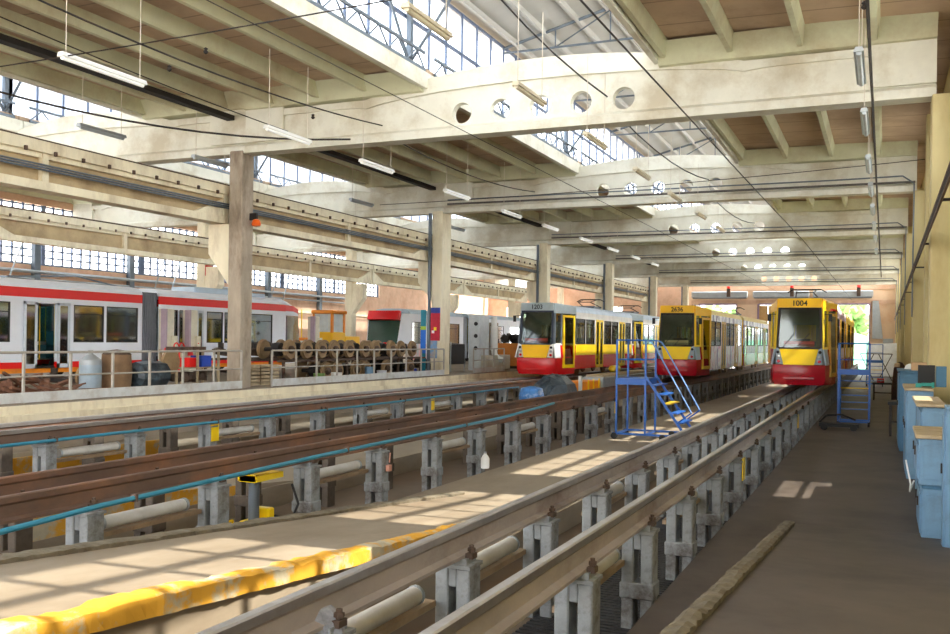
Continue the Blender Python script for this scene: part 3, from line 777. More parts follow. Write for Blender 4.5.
def text(root, s, loc, size, mat, rz=0, name='fleet_number'):
    c = bpy.data.curves.new(name, 'FONT'); c.body = s; c.size = size; c.extrude = .004; c.align_x = 'CENTER'; c.align_y = 'CENTER'
    c.offset = .004
    t = bpy.data.objects.new(name, c); COL.objects.link(t)
    me = bpy.data.meshes.new_from_object(t.evaluated_get(bpy.context.evaluated_depsgraph_get()))
    COL.objects.unlink(t); bpy.data.objects.remove(t); me.materials.clear(); me.materials.append(mat)
    o = bpy.data.objects.new(name, me); COL.objects.link(o); o.parent = root; o.location = loc; o.rotation_euler = (PI / 2, 0, rz)
    return o
def pantograph(root, y, z, w=.7):
    p = thing_part('pantograph', root, (0, y, z))
    MB().box(-.5, .5, -.6, -.5, .05, .12).box(-.5, .5, .5, .6, .05, .12).box(-.45, -.38, -.6, .6, 0, .08).box(.38, .45, -.6, .6, 0, .08).build('base_frame', STEEL, p)
    m = MB()
    for s in (-1, 1): m.tube((s * .42, .5, .12), (s * .3, -.7, .3), .022, 6).tube((s * .3, -.7, .3), (s * .35, .35, .46), .018, 6)
    m.tube((-.3, -.7, .3), (.3, -.7, .3), .02, 6).build('arm', DARK, p)
    MB().path([(-w, .35, .36), (-w * .7, .35, .47), (w * .7, .35, .47), (w, .35, .36)], .022, 6).path([(-w * .7, .6, .47), (w * .7, .6, .47)], .022, 6).build('contact_strip', DARK, p)
def mirror(root, s, x, y, z):
    MB().tube((s * x, y, z), (s * (x + .18), y - .12, z), .015, 5).cb((s * (x + .2), y - .12, z - .12), (.12, .05, .26)).build('mirror', BLACK, root)
def konstal(name, label, x, y, L, c, number, front=True, sidebands=None, segs=None, dest=None, pant=3.2, doorm=None, sidem=None, upper=None, roofm=None):
    hw = 1.1; zb = .35; root = thing(name, label, 'tram', (x, y, RAIL))
    yf = 1.9 if front else .3
    zw0, zw1, ztop = 1.42, 2.55, 2.82
    bands = sidebands or [(zb, .95, c['low'], 'lower_side'), (.95, zw0, c['mid'], 'side_panel')]
    segs = segs or ([] if front else [('d1', .5, 1.2), ('w', 1.3, 1.9)]) + [('w', 2.05, 3.45), ('w', 3.52, 4.9), ('d2', 5.1, 6.35), ('w', 6.5, 7.8), ('w', 7.87, 9.1), ('d2', 9.25, 10.4), ('w', 10.5, L - .3)]
    segs = [q for q in segs if q[2] < L - .1]
    body(root, hw, yf, L, bands, segs, zw0, zw1, ztop, upper or c['up'], doorm or c['door'], GL_TRAM, c['roof'], zb, roof_h=.33)
    # front: rows of height, front edge half width a and setback
    def row(z):
        if z < .85: return (.86, -.1 if z > .3 else -.02)
        k = max(0, (z - 1.38) / 1.8); return (.76 - .06 * k, .02 + .2 * k)
    def face(z0, z1, mt, nm, a0=None, a1=None, dy=0, th=.05):
        (p, ya), (q, yb) = row(z0), row(z1)
        if a0: p = a0
        if a1: q = a1
        return MB().slab([(-p, ya + dy, z0), (p, ya + dy, z0), (q, yb + dy, z1), (-q, yb + dy, z1)], -th).build(nm, mt, root)
    def corner(s, z0, z1, mt, nm, u0=0, u1=1, th=.05, par=None):
        (p, ya), (q, yb) = row(z0), row(z1); hh0 = hw - (.0 if z0 > .8 else .02)
        P = lambda a, yy, z, u: (s * (a + (hw - a) * u), yy + (yf - yy) * u, z)
        pts = [P(p, ya, z0, u0), P(p, ya, z0, u1), P(q, yb, z1, u1), P(q, yb, z1, u0)]
        return MB().slab(pts, -th if s > 0 else th).build(nm, mt, par or root)
    if front:
        b = MB()   # bumper: one bulging shell
        ring = []
        for z, g in ((.15, .04), (.3, .0), (.62, -.04), (.84, .0)):
            a = .86 if z > .2 else .8
            ring.append([(-hw, 1.9, z), (-hw + .07, 1.0 + g, z), (-a, .08 + g, z), (-.5, -.08 + g, z), (.5, -.08 + g, z), (a, .08 + g, z), (hw - .07, 1.0 + g, z), (hw, 1.9, z)])
        b.loft(ring).build('bumper', c['bump'], root, smooth=True)
        MB().box(-.5, .5, -.17, -.12, .36, .42).build('bumper_bar', c['bump'], root)
        face(.84, 1.38, c['mid'] if 'panel' not in c else c['panel'], 'front_panel', .5, .64, 0, .04)
        for s in (-1, 1):
            (p, ya), (q, yb) = row(.86), row(1.38)
            pts = [(s * .5, ya - .005, .86), (s * p, ya + .01, .86), (s * q, yb + .01, 1.44), (s * .64, yb - .005, 1.38)]
            hp = MB().slab(pts, -.05 if s > 0 else .05).build('lamp_panel', c['lamp'], root)
            corner(s, .84, 1.38, c['lamp'], 'lamp_panel', 0, .26)
            corner(s, .84, 1.38, c.get('skirt', c['low']), 'corner_panel', .26, 1)
            for k, (z, mt) in enumerate(((1.28, BLACK), (1.12, GALV), (.96, c['tail']))):
                xx = s * (.60 + .03 * k * 0 + (.04 * k)); MB().lathe([(.0, 0), (.055, 0), (.055, -.03), (.04, -.05), (0, -.055)], (s * (.69 - .01 * k), ya - .055, z), 12, 'Y').build('headlight', mt, root, smooth=True)
            corner(s, 1.38, 1.46, c['up'], 'corner_sill')
            corner(s, 2.72, 3.02, c['hdr'], 'corner_header')
            corner(s, 1.42, 2.74, c['frame'], 'corner_pillar', 0, .06); corner(s, 1.42, 2.74, c['frame'], 'corner_pillar', .3, .36); corner(s, 1.42, 2.74, c['frame'], 'corner_pillar', .94, 1)
            corner(s, 1.44, 2.74, GL_TRAM, 'corner_pane', .06, .3, .015)
            if s > 0:
                dl = corner(s, .42, 2.66, c['door'], 'front_door', .37, .44, .075)
                for u0, u1, z0, z1 in ((.86, .93, .42, 2.66), (.37, .93, .42, .56), (.37, .93, 2.56, 2.66)): corner(s, z0, z1, c['door'], 'door_rim', u0, u1, .075, par=dl)
                corner(s, .56, 2.56, GL_DARK, 'door_pane', .44, .86, .06, par=dl)
            else: corner(s, 1.44, 2.74, GL_TRAM, 'corner_pane', .36, .94, .015)
        # windshield with dark seal
        (p, ya), (q, yb) = row(1.38), row(2.82)
        w = face(1.38, 2.82, GL_TRAM, 'windshield', p - .05, q - .05, .01, .015)
        e = .05
        fr = MB()
        for s in (-1, 1): fr.slab([(s * (p - .08), ya - .012, 1.38), (s * p, ya - .012, 1.38), (s * q, yb - .012, 2.82), (s * (q - .08), yb - .012, 2.82)], -.03 * s)
        fr.slab([(-p, ya - .012, 1.36), (p, ya - .012, 1.36), (p, ya - .005, 1.44), (-p, ya - .005, 1.44)], -.03)
        fr.slab([(-q, yb - .02, 2.76), (q, yb - .02, 2.76), (q, yb - .012, 2.84), (-q, yb - .012, 2.84)], -.03)
        fr.build('windshield_seal', c['seal'], root)
        MB().path([(-.1, ya - .03, 1.42), (.35, (ya + yb) / 2 - .06, 1.95)], .012, 5).path([(-.55, ya - .03, 1.42), (-.15, (ya + yb) / 2 - .06, 1.95)], .012, 5).build('wiper', BLACK, root)
        h = MB(); (q0, y0_), (q1, y1_) = row(2.82), row(3.14)
        h.slab([(-q0, y0_ - .02, 2.82), (q0, y0_ - .02, 2.82), (q1, y1_, 3.14), (-q1, y1_, 3.14)], -.08)
        for s in (-1, 1): h.slab([(s * q0, y0_ - .02, 2.82), (s * hw, yf, 2.82), (s * hw * .88, yf, 3.08), (s * q1, y1_, 3.14)], -.05 * s)
        h.build('destination_header', c['hdr'], root)
        MB().slab([(-q1, y1_, 3.14), (q1, y1_, 3.14), (hw * .45, yf + .01, 3.15), (-hw * .45, yf + .01, 3.15)], .04).slab([(q1, y1_, 3.14), (hw * .9, yf, 3.05), (hw * .9, yf + .02, 3.06), (hw * .45, yf + .01, 3.15)], .04).slab([(-q1, y1_, 3.14), (-hw * .45, yf + .01, 3.15), (-hw * .9, yf + .02, 3.06), (-hw * .9, yf, 3.05)], .04).build('roof_nose', c['hdr'], root)
        if number: text(root, number, (0, y0_ - .108, 2.97), .26, BLACK)
        if dest is not None:
            MB().box(-.5, .5, ya + .03, ya + .06, 1.47, 1.66).build('route_board', dest, root)
        MB().box(-.3, .3, .75, .85, .77, 1.75).build('driver_seat', DARK, root)
        MB().box(-hw + .08, -.3, 1.5, 1.54, .77, 2.8).box(.45, hw - .08, 1.5, 1.54, .77, 2.8).box(-.3, .45, 1.5, 1.54, 2.25, 2.8).box(-.3, .45, 1.5, 1.54, .77, 1.5).build('cab_partition', M('grey_green_partition', (126, 138, 128), .6, var=.25, scale=5), root)
        MB().box(-.6, .6, .3, .6, 1.1, 1.36).build('dashboard', DARK, root)
        for s in (-1, 1): mirror(root, s, .8, .2, 2.6)
    MB().box(-hw + .05, hw - .05, L - .05, L, zb, 1.4).box(-hw + .05, hw - .05, L - .05, L, 2.5, 2.9).box(-hw + .05, -.45, L - .05, L, 1.4, 2.5).box(.45, hw - .05, L - .05, L, 1.4, 2.5).build('rear_panel', c['up'], root)
    if not front: MB().box(-hw + .05, hw - .05, yf, yf + .05, zb, 1.4).box(-hw + .05, hw - .05, yf, yf + .05, 2.5, 2.9).box(-hw + .05, -.45, yf, yf + .05, 1.4, 2.5).box(.45, hw - .05, yf, yf + .05, 1.4, 2.5).build('end_panel', c['up'], root)
    bogie(root, 3.1); bogie(root, L - 2.6)
    if pant: pantograph(root, pant, 3.16)
    return root
GL_DARK = glass('door_glass', (150, 140, 110), .9)
YC = dict(low=DRED, mid=YEL, up=YEL, door=M('door_yellow', (214, 164, 30), .4), roof=M('roof_yellow_cream', (236, 214, 140), .5), bump=DRED, hdr=DYEL, frame=YEL, seal=DARK, lamp=GREYB, tail=RED)
REDB = M('red_route_board', (224, 60, 44), .5)
c1 = dict(YC); c1['roof'] = M('roof_white_yellow', (236, 226, 186), .5)
t = konstal('tram', 'yellow and dark red tram numbered 1004 facing the camera on the near track', -2.72, 34.2, 11.6, c1, '1004', dest=REDB,
        sidebands=[(.35, 1.0, DRED, 'lower_side'), (1.0, 1.42, ADV, 'side_panel')], upper=ADV, pant=3.0)
MB().slab([(.95, 1.0, 2.72), (1.1, 1.75, 2.72), (1.08, 1.75, 2.8), (.93, 1.0, 2.8)], -.07).build('red_sign', RED, t)
konstal('tram', 'yellow and red trailing tram coupled behind tram 1004', -2.72, 46.4, 11.6, YC, '1004', front=False, pant=0)
c2 = dict(YC)
t = konstal('tram', 'yellow and red tram numbered 2636 with pink and white advert side on the middle track', -8.18, 40.2, 12.0, c2, '2636', dest=M('cream_route_board', (228, 206, 150), .5),
        sidebands=[(.35, 1.42, ADV, 'side_panel')], upper=ADW, pant=0)
konstal('tram', 'yellow trailing tram with white film windows coupled behind tram 2636', -8.18, 52.7, 12.0, YC, '2636', front=False, pant=3.0,
        sidebands=[(.35, 1.0, DRED, 'lower_side'), (1.0, 1.42, ADW, 'side_panel')], upper=ADW)
c3 = dict(low=RED, mid=YEL, up=M('pale_window_band', (232, 228, 220), .35), door=YEL, roof=M('pale_blue_roof', (206, 220, 232), .5), bump=RED, hdr=M('silver_header', (172, 186, 190), .4), frame=STEEL, seal=M('dark_blue_seal', (40, 52, 70), .4), lamp=WHITE, tail=RED, panel=DYEL)
t = konstal('tram', 'yellow and bright red tram with a pale blue roof on the far track', -13.4, 37.0, 11.9, c3, '1203', dest=REDB, pant=7.5)
konstal('tram', 'yellow tram with pale roof coupled second on the far track, behind the ladder', -13.4, 49.3, 11.9, c3, None, front=True, pant=3.0)

# red and white articulated tram on the platform, seen from its side (local y runs with the hall)
PZ = 1.0
def rw_section(root, y0, y1, segs):
    body(root, 1.15, y0, y1, [(.25, .40, ORANGE, 'orange_skirt'), (.40, .60, BRED, 'lower_red_band'), (.60, 1.24, TWHITE, 'side_panel')], segs, 1.24, 2.5, 3.0,
         TWHITE, M('grey_door_leaf', (206, 214, 224), .35), GL_TEAL, TWHITE, .25, roof_h=.28, door_z=.4, topband=[(2.68, TWHITE, 'upper_panel'), (2.98, BRED, 'upper_red_band'), (3.05, TWHITE, 'roof_edge')], artic=True)
r = thing('articulated_tram', 'white articulated tram with red bands and open door standing on the raised platform', 'tram', (-26.15, 0, PZ))
rw_section(r, 15.0, 26.62, [('w', 16.2, 17.6), ('w', 17.7, 19.1), ('w', 19.4, 20.95), ('dopen', 21.95, 22.7), ('w', 23.45, 24.78), ('w', 24.9, 26.4)])
rw_section(r, 27.5, 35.6, [('w', 27.75, 28.5), ('d2', 29.2, 30.0), ('w', 28.6, 29.15), ('w', 30.2, 31.2), ('w', 31.3, 32.6), ('w', 32.75, 34.6)])
m = MB()
for k in range(8):
    y = 26.62 + k * .11; m.box(-1.08, 1.08, y, y + .06, .3, 3.1).box(-1.02, 1.02, y + .06, y + .11, .34, 3.05)
m.build('bellows', M('grey_bellows', (132, 136, 146), .7), r)
m = MB() # sloping cab at the far end
ring = []
for y, w, zt in ((35.6, 1.15, 3.28), (36.3, 1.08, 3.12), (36.9, .95, 2.75)):
    ring.append([(-w, y, 2.5), (-w, y, zt - .2), (-w * .7, y, zt), (w * .7, y, zt), (w, y, zt - .2), (w, y, 2.5)])
m.loft(ring).build('cab_roof', TWHITE, r, smooth=True)
MB().slab([(1.155, 35.6, 2.7), (1.085, 36.3, 2.7), (1.085, 36.3, 2.95), (1.155, 35.6, 2.97)], .02).slab([(1.085, 36.3, 2.7), (.96, 36.88, 2.62), (.96, 36.88, 2.8), (1.085, 36.3, 2.95)], .02).build('upper_red_band', BRED, r)
MB().loft([[(-1.12, 35.6, .3), (1.12, 35.6, .3), (1.12, 35.6, 1.3), (-1.12, 35.6, 1.3)], [(-.9, 36.95, .35), (.9, 36.95, .35), (.9, 37.1, 1.3), (-.9, 37.1, 1.3)]]).build('cab_nose', TWHITE, r)
MB().slab([(1.12, 35.7, 1.3), (.93, 36.95, 1.3), (.95, 36.85, 2.5), (1.1, 35.7, 2.5)], .02).build('cab_side_pane', GL_TEAL, r)
MB().slab([(-.9, 37.05, 1.3), (.9, 37.05, 1.3), (.93, 36.88, 2.5), (-.93, 36.88, 2.5)], .02).build('windshield', GL_TEAL, r)
MB().box(1.15, 1.17, 35.35, 35.6, 1.3, 2.5).build('cab_pillar', TWHITE, r)
for y, a, b in ((18.5, .9, .3), (31.5, 1.4, .26), (34, .8, .2)):
    MB().box(-.6, .6, y - a, y + a, 3.24, 3.24 + b).build('roof_unit', ROOFG, r, bevel=.03)
for y in (17.5, 25.2, 29.0, 34.0): bogie(r, y, 0.0, mat=DARK)
m = MB().path([(.2, 21.6, 3.35), (.2, 24.4, 3.55), (.2, 26.3, 3.3)], .03, 6).path([(-.2, 21.6, 3.35), (-.2, 24.4, 3.55)], .03, 6); m.build('pantograph', STEEL, r)

# silver tram further along the same track
r = thing('silver_tram', 'silver and white low floor tram with red destination front behind the second column', 'tram', (-26.1, 46.4, PZ))
def sil(y0, y1, segs, up):
    body(r, 1.2, y0, y1, [(.3, 1.24, up, 'side_panel')], segs, 1.24, 2.5, 2.95, TWHITE, ROOFG, GL_TEAL, M('pale_blue_tram_roof', (186, 206, 220), .5), .3, roof_h=.3, artic=True, seats=False)
sil(1.2, 8.6, [('w', 1.5, 3.2), ('w', 3.4, 5.0), ('w', 5.2, 8.0)], ADG)
sil(9.5, 19.2, [('w', 9.8, 11.2), ('w', 11.5, 14.0), ('w', 14.2, 15.6), ('w', 16.8, 18.8)], TWHITE)
sil(20.0, 31, [('d2', 21, 22.4), ('w', 24, 26.0), ('w', 26.2, 28.4)], TWHITE)
m = MB()
for k in range(7): m.box(-1.1, 1.1, 8.6 + k * .13, 8.67 + k * .13, .3, 3.0); m.box(-1.1, 1.1, 19.2 + k * .115, 19.27 + k * .115, .3, 3.0)
m.build('bellows', M('pale_bellows', (170, 176, 186), .6), r)
MB().slab([(-.95, .1, 1.2), (.95, .1, 1.2), (1.05, .45, 2.55), (-1.05, .45, 2.55)], -.03).build('windshield', M('dark_green_windshield', (36, 64, 52), .12), r)
MB().slab([(-1.02, .36, 2.55), (1.02, .36, 2.55), (1.02, .5, 3.05), (-1.02, .5, 3.05)], -.2).build('destination_box', RED, r)
MB().slab([(-.85, .33, 2.62), (.85, .33, 2.62), (.85, .43, 2.98), (-.85, .43, 2.98)], -.03).build('destination_screen', M('brown_display', (70, 54, 40), .3, var=.4, scale=6), r)
MB().loft([[(-.95, .0, .3), (.95, .0, .3), (.95, .1, 1.2), (-.95, .1, 1.2)], [(-1.2, 1.2, .3), (1.2, 1.2, .3), (1.2, 1.2, 1.24), (-1.2, 1.2, 1.24)]]).build('front_panel', M('beige_front_panel', (206, 190, 176), .6), r)
for s in (-1, 1): MB().slab([(s * .97, .1, 1.2), (s * 1.2, 1.2, 1.24), (s * 1.2, 1.2, 2.95), (s * 1.05, .45, 2.95)], -.03 * s).build('front_corner', TWHITE, r)
for y in (3.5, 14, 25): bogie(r, y, 0.0, mat=DARK)

# orange yellow service vehicle between them
r = thing('service_vehicle', 'orange yellow service vehicle with boxy glazed cab between the white and silver trams', 'rail vehicle', (-26.1, 37.6, PZ))
MB().box(-1.05, 1.1, 1.5, 5.0, .55, .8).build('chassis', DARK, r)
MB().box(-1.15, -.05, 1.7, 3.0, .8, 1.5).build('engine_hood', ORANGE, r, bevel=.04)
MB().box(.1, 1.12, 3.15, 4.6, .8, 1.6).build('rear_box', DYEL, r, bevel=.04)
MB().box(-.05, 1.12, 1.9, 3.15, .8, 1.8).build('cab_lower', DYEL, r, bevel=.03)
for y in (1.95, 3.03):
    for x in (-.03, 1.02): MB().box(x, x + .1, y - .05, y + .09, 1.75, 2.72).build('cab_pillar', ORANGE, r)
MB().box(-.1, 1.18, 1.85, 3.22, 2.7, 2.88).build('cab_roof', ORANGE, r, bevel=.04)
PALE = M('pale_pane', (206, 214, 216), .15)
MB().box(1.05, 1.07, 2.04, 3.0, 1.8, 2.7).build('window_pane', PALE, r); MB().box(.07, 1.02, 1.95, 1.97, 1.8, 2.7).build('window_pane', PALE, r)
MB().tube((-.6, 1.8, 1.5), (-.6, 1.8, 2.9), .03, 6).build('lamp_mast', YEL, r)
MB().box(-.35, -.18, 1.67, 1.7, 1.15, 1.35).build('tail_lamp', RED, r); MB().box(-.6, -.43, 1.67, 1.7, 1.15, 1.35).build('tail_lamp', WHITE, r)
bogie(r, 2.9, 0)

# ---------------------------------------------------------------- hanging lamps, wires
def lamp(x, y, z, label, L=1.6, body=WHITE, hang=9.2, cords=True):
    r = thing('hanging_lamp', label, 'lamp', (x, y, z))
    MB().prism([(-.08, 0), (.08, 0), (.055, .08), (-.055, .08)], 'Y', 0, L).build('housing', body, r)
    MB().tube((0, .04, -.01), (0, L - .04, -.01), .045, 10).build('tube', TUBE if body is WHITE else body, r, smooth=True)
    for s in (.12, L - .12):
        MB().tube((0, s, .08), (0, s, hang - z), .009, 5).build('cord', M('cord_white', (206, 196, 180), .7), r)
    return r
ROWS = [('central row beside the columns', -13.08, 7.3, [(11.9, 2.0), (17.75, 1.8), (22.0, 1.8), (27.3, 1.9), (32.3, 1.9), (36.8, 1.9), (42.0, 1.9), (46.8, 1.9), (51.6, 1.9), (56.5, 1.9)], WHITE),
        ('row under the rooflight', -6.42, 7.3, [(11.98, 1.5), (16.4, 1.6), (20.9, 1.7), (25.6, 1.7), (30.2, 1.7), (35, 1.7), (39.6, 1.7)], FLUO_Y),
        ('row between the two bays', -17.95, 7.55, [(16.9, 1.5), (21.0, 1.5), (29.5, 1.6), (38, 1.6)], GALV),
        ('row in the second bay', -20.5, 7.3, [(26, 1.6), (34, 1.6), (42, 1.6)], GALV)]
for rn, x, z, ys, mt in ROWS:
    first = None
    for k, (y, L) in enumerate(ys):
        lamp(x, y, z, '%s fluorescent lamp hanging in the %s, %s along it' % ({WHITE: 'white', FLUO_Y: 'pale yellow', GALV: 'grey'}[mt], rn, ORD[k]), L, mt, 9.15 if x > -17 else 9.0)
for k, (y, L) in enumerate([(16.5, 2.1), (20.8, 2.3), (25.9, 2.3), (30.3, 2.3), (35, 2.3), (40, 2.3), (45, 2.3), (51, 2.3)]):
    lamp(-.45, y, 7.3, 'grey tubular lamp hanging in the line above the dark floor, %s along it' % ORD[k], L, M('grey_lamp_tube', (196, 204, 208), .3, .2), 9.05)
def cable(name, pts, r, mat, label, n=5):
    return tag(MB().path(pts, r, n).build(name, mat), label, 'cable')
def sag(a, b, d, n=10):
    a, b = Vector(a), Vector(b); return [tuple(a.lerp(b, k / n) - Vector((0, 0, d * 4 * (k / n) * (1 - k / n)))) for k in range(n + 1)]
cable('lamp_cable', sag((-.3, 10, 7.75), (-.3, 22.4, 7.7), .1) + sag((-.3, 22.8, 7.7), (-.3, 76, 7.6), .1), .03, DARK, 'dark cable looped along the line of grey tubular lamps')
cable('catenary_wire', [(-2.74, 5, 5.75), (-2.74, 22, 6.0), (-2.74, 36, 6.25), (-2.74, 90, 6.5)], .012, DARK, 'contact wire above the near track')
cable('catenary_wire', [(-8.18, 5, 6.9), (-8.18, 22, 6.9), (-8.18, 90, 6.8)], .008, DARK, 'contact wire above the middle track')
cable('feeder_cable', [(-8.2, 10, 11.2)] + sag((-8.2, 16, 10.8), (-6.3, 22.28, 8.5), .3, 6), .022, DARK, 'thick dark cable slanting down from the rooflight to the first white beam')
cable('feeder_cable', sag((-6.3, 22.95, 8.3), (-6.1, 35.5, 8.6), .3, 6), .02, DARK, 'dark cable sagging between the first and second white beams')
cable('feeder_cable', sag((-6.3, 36.5, 8.3), (-6.1, 49.0, 8.6), .3, 6), .02, DARK, 'dark cable sagging between the second and third white beams')
cable('span_wire', sag((-17.2, 12, 7.3), (1.0, 12, 7.75), .12), .012, DARK, 'thin span wire crossing the main bay before the first beam')
cable('span_wire', sag((-17.0, 30, 7.4), (1.0, 30, 7.9), .12), .012, DARK, 'thin span wire crossing the main bay between the first two beams')
cable('lamp_cable', sag((-12.7, 11, 7.95), (-12.6, 22.3, 8.3), .2), .018, DARK, 'dark cable along the central row of white lamps')
cable('lamp_cable', sag((-13, 22.9, 8.3), (-13, 35.5, 8.5), .3), .018, DARK, 'dark cable over the white lamps past the first beam')
cable('lamp_cable', sag((-15.2, 10, 8.55), (-15.6, 22.2, 8.35), .1), .014, DARK, 'thin cable under the ribs beside the columns')
cable('lamp_cable', sag((-19.5, 14, 8.3), (-13.6, 22.3, 8.0), .45), .028, DARK, 'drooping cable from the second bay to the first beam')
for k, (x, y, z) in enumerate(((-13.1, 14.6, 7.75), (-12.2, 14.6, 8.0), (-.35, 15.4, 7.6), (-6.8, 23, 8.0), (-12.9, 19.4, 7.85))):
    tag(MB().lathe([(0, 0), (.035, .02), (.05, .05), (.025, .08), (.045, .11), (0, .14)], (x, y, z), 10).build('hanging_insulator', DARK), 'dark insulator on the overhead cables, ' + ORD[k] + ' along the hall', 'insulator')
for i in range(1, 6):
    y = D0 + i * DB - .34
    tag(MB().tube((-17, y, 8.22), (.9, y, 8.18), .04, 8).build('beam_pipe', M('brown_grey_pipe', (92, 88, 84), .6)), 'dark pipe fixed along the face of the %s beam of the main bay' % ORD[i], 'pipe')
    tag(MB().tube((-17, y + .02, 8.4), (-1.6, y + .02, 8.38), .025, 6).tube((-1.6, y + .02, 8.38), (.5, y, 8.4), .025, 6).tube((.5, y, 8.4), (.86, y - .2, 8.1), .025, 6).tube((.86, y - .2, 8.1), (.84, y - .2, 3.5), .025, 6).build('beam_cable', STEEL), 'thin conduit above the pipe on the %s beam, bending down the wall' % ORD[i], 'conduit')
# cable ladder along the wall
r = thing('cable_ladder', 'dark perforated cable ladder running along the yellowish wall above the cabinets', 'cable ladder', (.74, 0, 4.75))
MB().box(-.015, .015, 8, 88, -.1, -.06).box(-.015, .015, 8, 88, .06, .1).build('side_bar', RUST, r)
m = MB()
for k in range(420): m.box(-.012, .012, 8 + k * .19, 8.07 + k * .19, -.08, .08)
tag(m.build('rung', DARK, r), kind='stuff')
for k in range(9): MB().box(0, .115 if k % 2 else .255, 15.85 + k * 6.75, 15.93 + k * 6.75, -.04, .0).build('bracket', DARK, r)
for k in range(3):
    y = 23.5 + k * .02
    tag(MB().path([(.8, 22.15, 2.0 + .02 * k), (1.39, 22.15, 2.0)], .03 + .01 * k, 6).build('wall_cable', DARK), 'black cable hooked across the first broad pilaster at head height', 'cable') if k == 0 else None

# ---------------------------------------------------------------- platform railing
px0 = [14.56 - 1.25 * 2, 14.56 - 1.25, 14.56, 15.83, 17.1, 18.33, 19.55, 20.8, 22.0]
px1 = [23.47, 24.73, 25.9, 27.14, 28.46, 29.65, 30.93, 32.14, 33.4, 34.6, 35.5]
px2 = [38.6, 39.8, 41.0, 42.3]
for nm, ps in (('before the weathered column', px0), ('between the first two columns', px1), ('just beyond the second column', px2)):
    r = thing('platform_railing', 'grey tubular railing with pale toe board on the platform edge ' + nm, 'railing', (-16.95, 0, 1.0))
    for p in ps: MB().box(-.025, .025, p - .025, p + .025, 0, 1.1).build('post', RAILP, r)
    MB().tube((0, ps[0], 1.1), (0, ps[-1], 1.1), .028, 8).build('top_rail', RAILP, r)
    MB().tube((0, ps[0], .58), (0, ps[-1], .58), .02, 8).build('middle_rail', RAILP, r)
    MB().box(.026, .04, ps[0], ps[-1], .02, .24).build('toe_board', TOEB, r)

# ---------------------------------------------------------------- blue ladders
def step_ladder(label, x, y, rz, h=1.57, W=1.15):
    r = thing('mobile_step_ladder', label, 'step ladder', (x, y, 0), rz)
    for px in (0, .75):
        for py in (0, W): MB().box(px - .022, px + .022, py - .022, py + .022, .12, 2.55).build('upright', BLUE, r)
    MB().box(-.03, .78, -.03, W + .03, h - .16, h).build('platform', BLUE, r)
    for py in (0, W):
        MB().tube((0, py, 2.55), (.78, py, 2.55), .02, 6).tube((0, py, 2.05), (.75, py, 2.05), .016, 6).build('guard_rail', BLUE, r)
        MB().path([(.78, py, 2.55), (.9, py, 2.5), (1.0, py, 2.36), (1.92, py, .75)], .02, 6).build('handrail', M('pale_blue_tube', (112, 150, 206), .35, .3), r)
        MB().cb((1.29, py, .86), (.06, .035, 1.9), 0, 0, -math.atan2(1.05, 1.5)).build('stringer', BLUE, r)
        MB().tube((1.92, py, .75), (1.6, py, .5), .02, 6).build('handrail_stay', BLUE, r)
        MB().box(-.1, 1.8, py - .02, py + .02, .12, .17).build('base_rail', BLUE, r)
        for px in (-.05, .0 if False else 1.2):
            MB().lathe([(.02, -.03), (.085, -.03), (.085, .03), (.02, .03)], (px, py + .0, .085), 14, 'Y').build('castor', BLACK, r)
    MB().tube((0, 0, 2.55), (0, W, 2.55), .02, 6).tube((0, 0, 2.05), (0, W, 2.05), .016, 6).build('guard_rail', BLUE, r)
    MB().box(-.02, .02, 0, W, .12, .17).box(.73, .77, 0, W, .12, .17).build('base_rail', BLUE, r)
    for k in range(6):
        t = (k + .6) / 6.2; MB().box(.78 + 1.0 * t, .98 + 1.0 * t, .02, W - .02, h - 1.45 * t - .03, h - 1.45 * t).build('tread', BLUE if k != 2 else M('yellow_tread', (230, 190, 40), .5), r)
    return r
step_ladder('blue wheeled step ladder standing on the central walkway beside tram 2636', -6.32, 23.6, 0)
step_ladder('blue wheeled step ladder on the dark floor beside tram 1004', -.42, 31.0, PI / 2, 1.75, .88)
step_ladder('blue wheeled step ladder far down the hall near the white tarpaulin', -.1, 62.0, PI / 2, 1.6, .9)

# ---------------------------------------------------------------- along the wall: cabinets, benches
def cabinet(name, label, x, y0, y1, z, xb=.845, mat=CAB, top=TOPM, doors=2, overhang=.04, drawers=0, zb=0.0):
    r = thing(name, label, 'cabinet', (x, y0, zb)); w = xb - x; L = y1 - y0
    MB().box(0, w, 0, L, .0, z).build('carcass', mat, r, bevel=.01)
    MB().box(-overhang, w, -overhang, L + overhang, z, z + .05).build('top', top, r, bevel=.01)
    for k in range(doors):
        a = L * k / doors + .03; b = L * (k + 1) / doors - .03
        d = MB().box(-.02, 0, a, b, .08 + (.25 if drawers else 0), z - .08).build('door', mat, r, bevel=.005)
        MB().box(-.04, -.02, b - .12, b - .08, z * .55, z * .55 + .12).build('handle', DARK, d)
    MB().box(.05, w - .05, -.015, 0, .08, z - .08).build('end_panel', mat, r, bevel=.004)
    return r
cabinet('tool_cabinet', 'pale blue steel cabinet, lower of the stacked pair by the wall', .46, 13.4, 14.75, .66, top=CABD, overhang=0)
cabinet('tool_cabinet', 'pale blue steel cabinet with worn top stacked on another by the wall', .42, 13.35, 14.8, .6, zb=.71)
cabinet('blue_locker', 'tall narrow blue steel locker beside the stacked pair, partly out of view', .68, 12.45, 12.85, 1.74, top=CAB, doors=1, overhang=0)
cabinet('tool_cabinet', 'light blue cabinet with broad beige worktop behind the stacked pair', .52, 15.4, 17.6, 1.6, overhang=.08)
cabinet('machine_cabinet', 'blue machine cabinet with pale cluttered top beyond the beige worktop', .40, 19.4, 21.6, 1.66, overhang=.05, doors=3)
cabinet('tool_cabinet', 'dark blue cabinet standing past the cluttered machine cabinet', .34, 24.4, 27.2, 1.86, mat=CABD, top=CABD, doors=2)
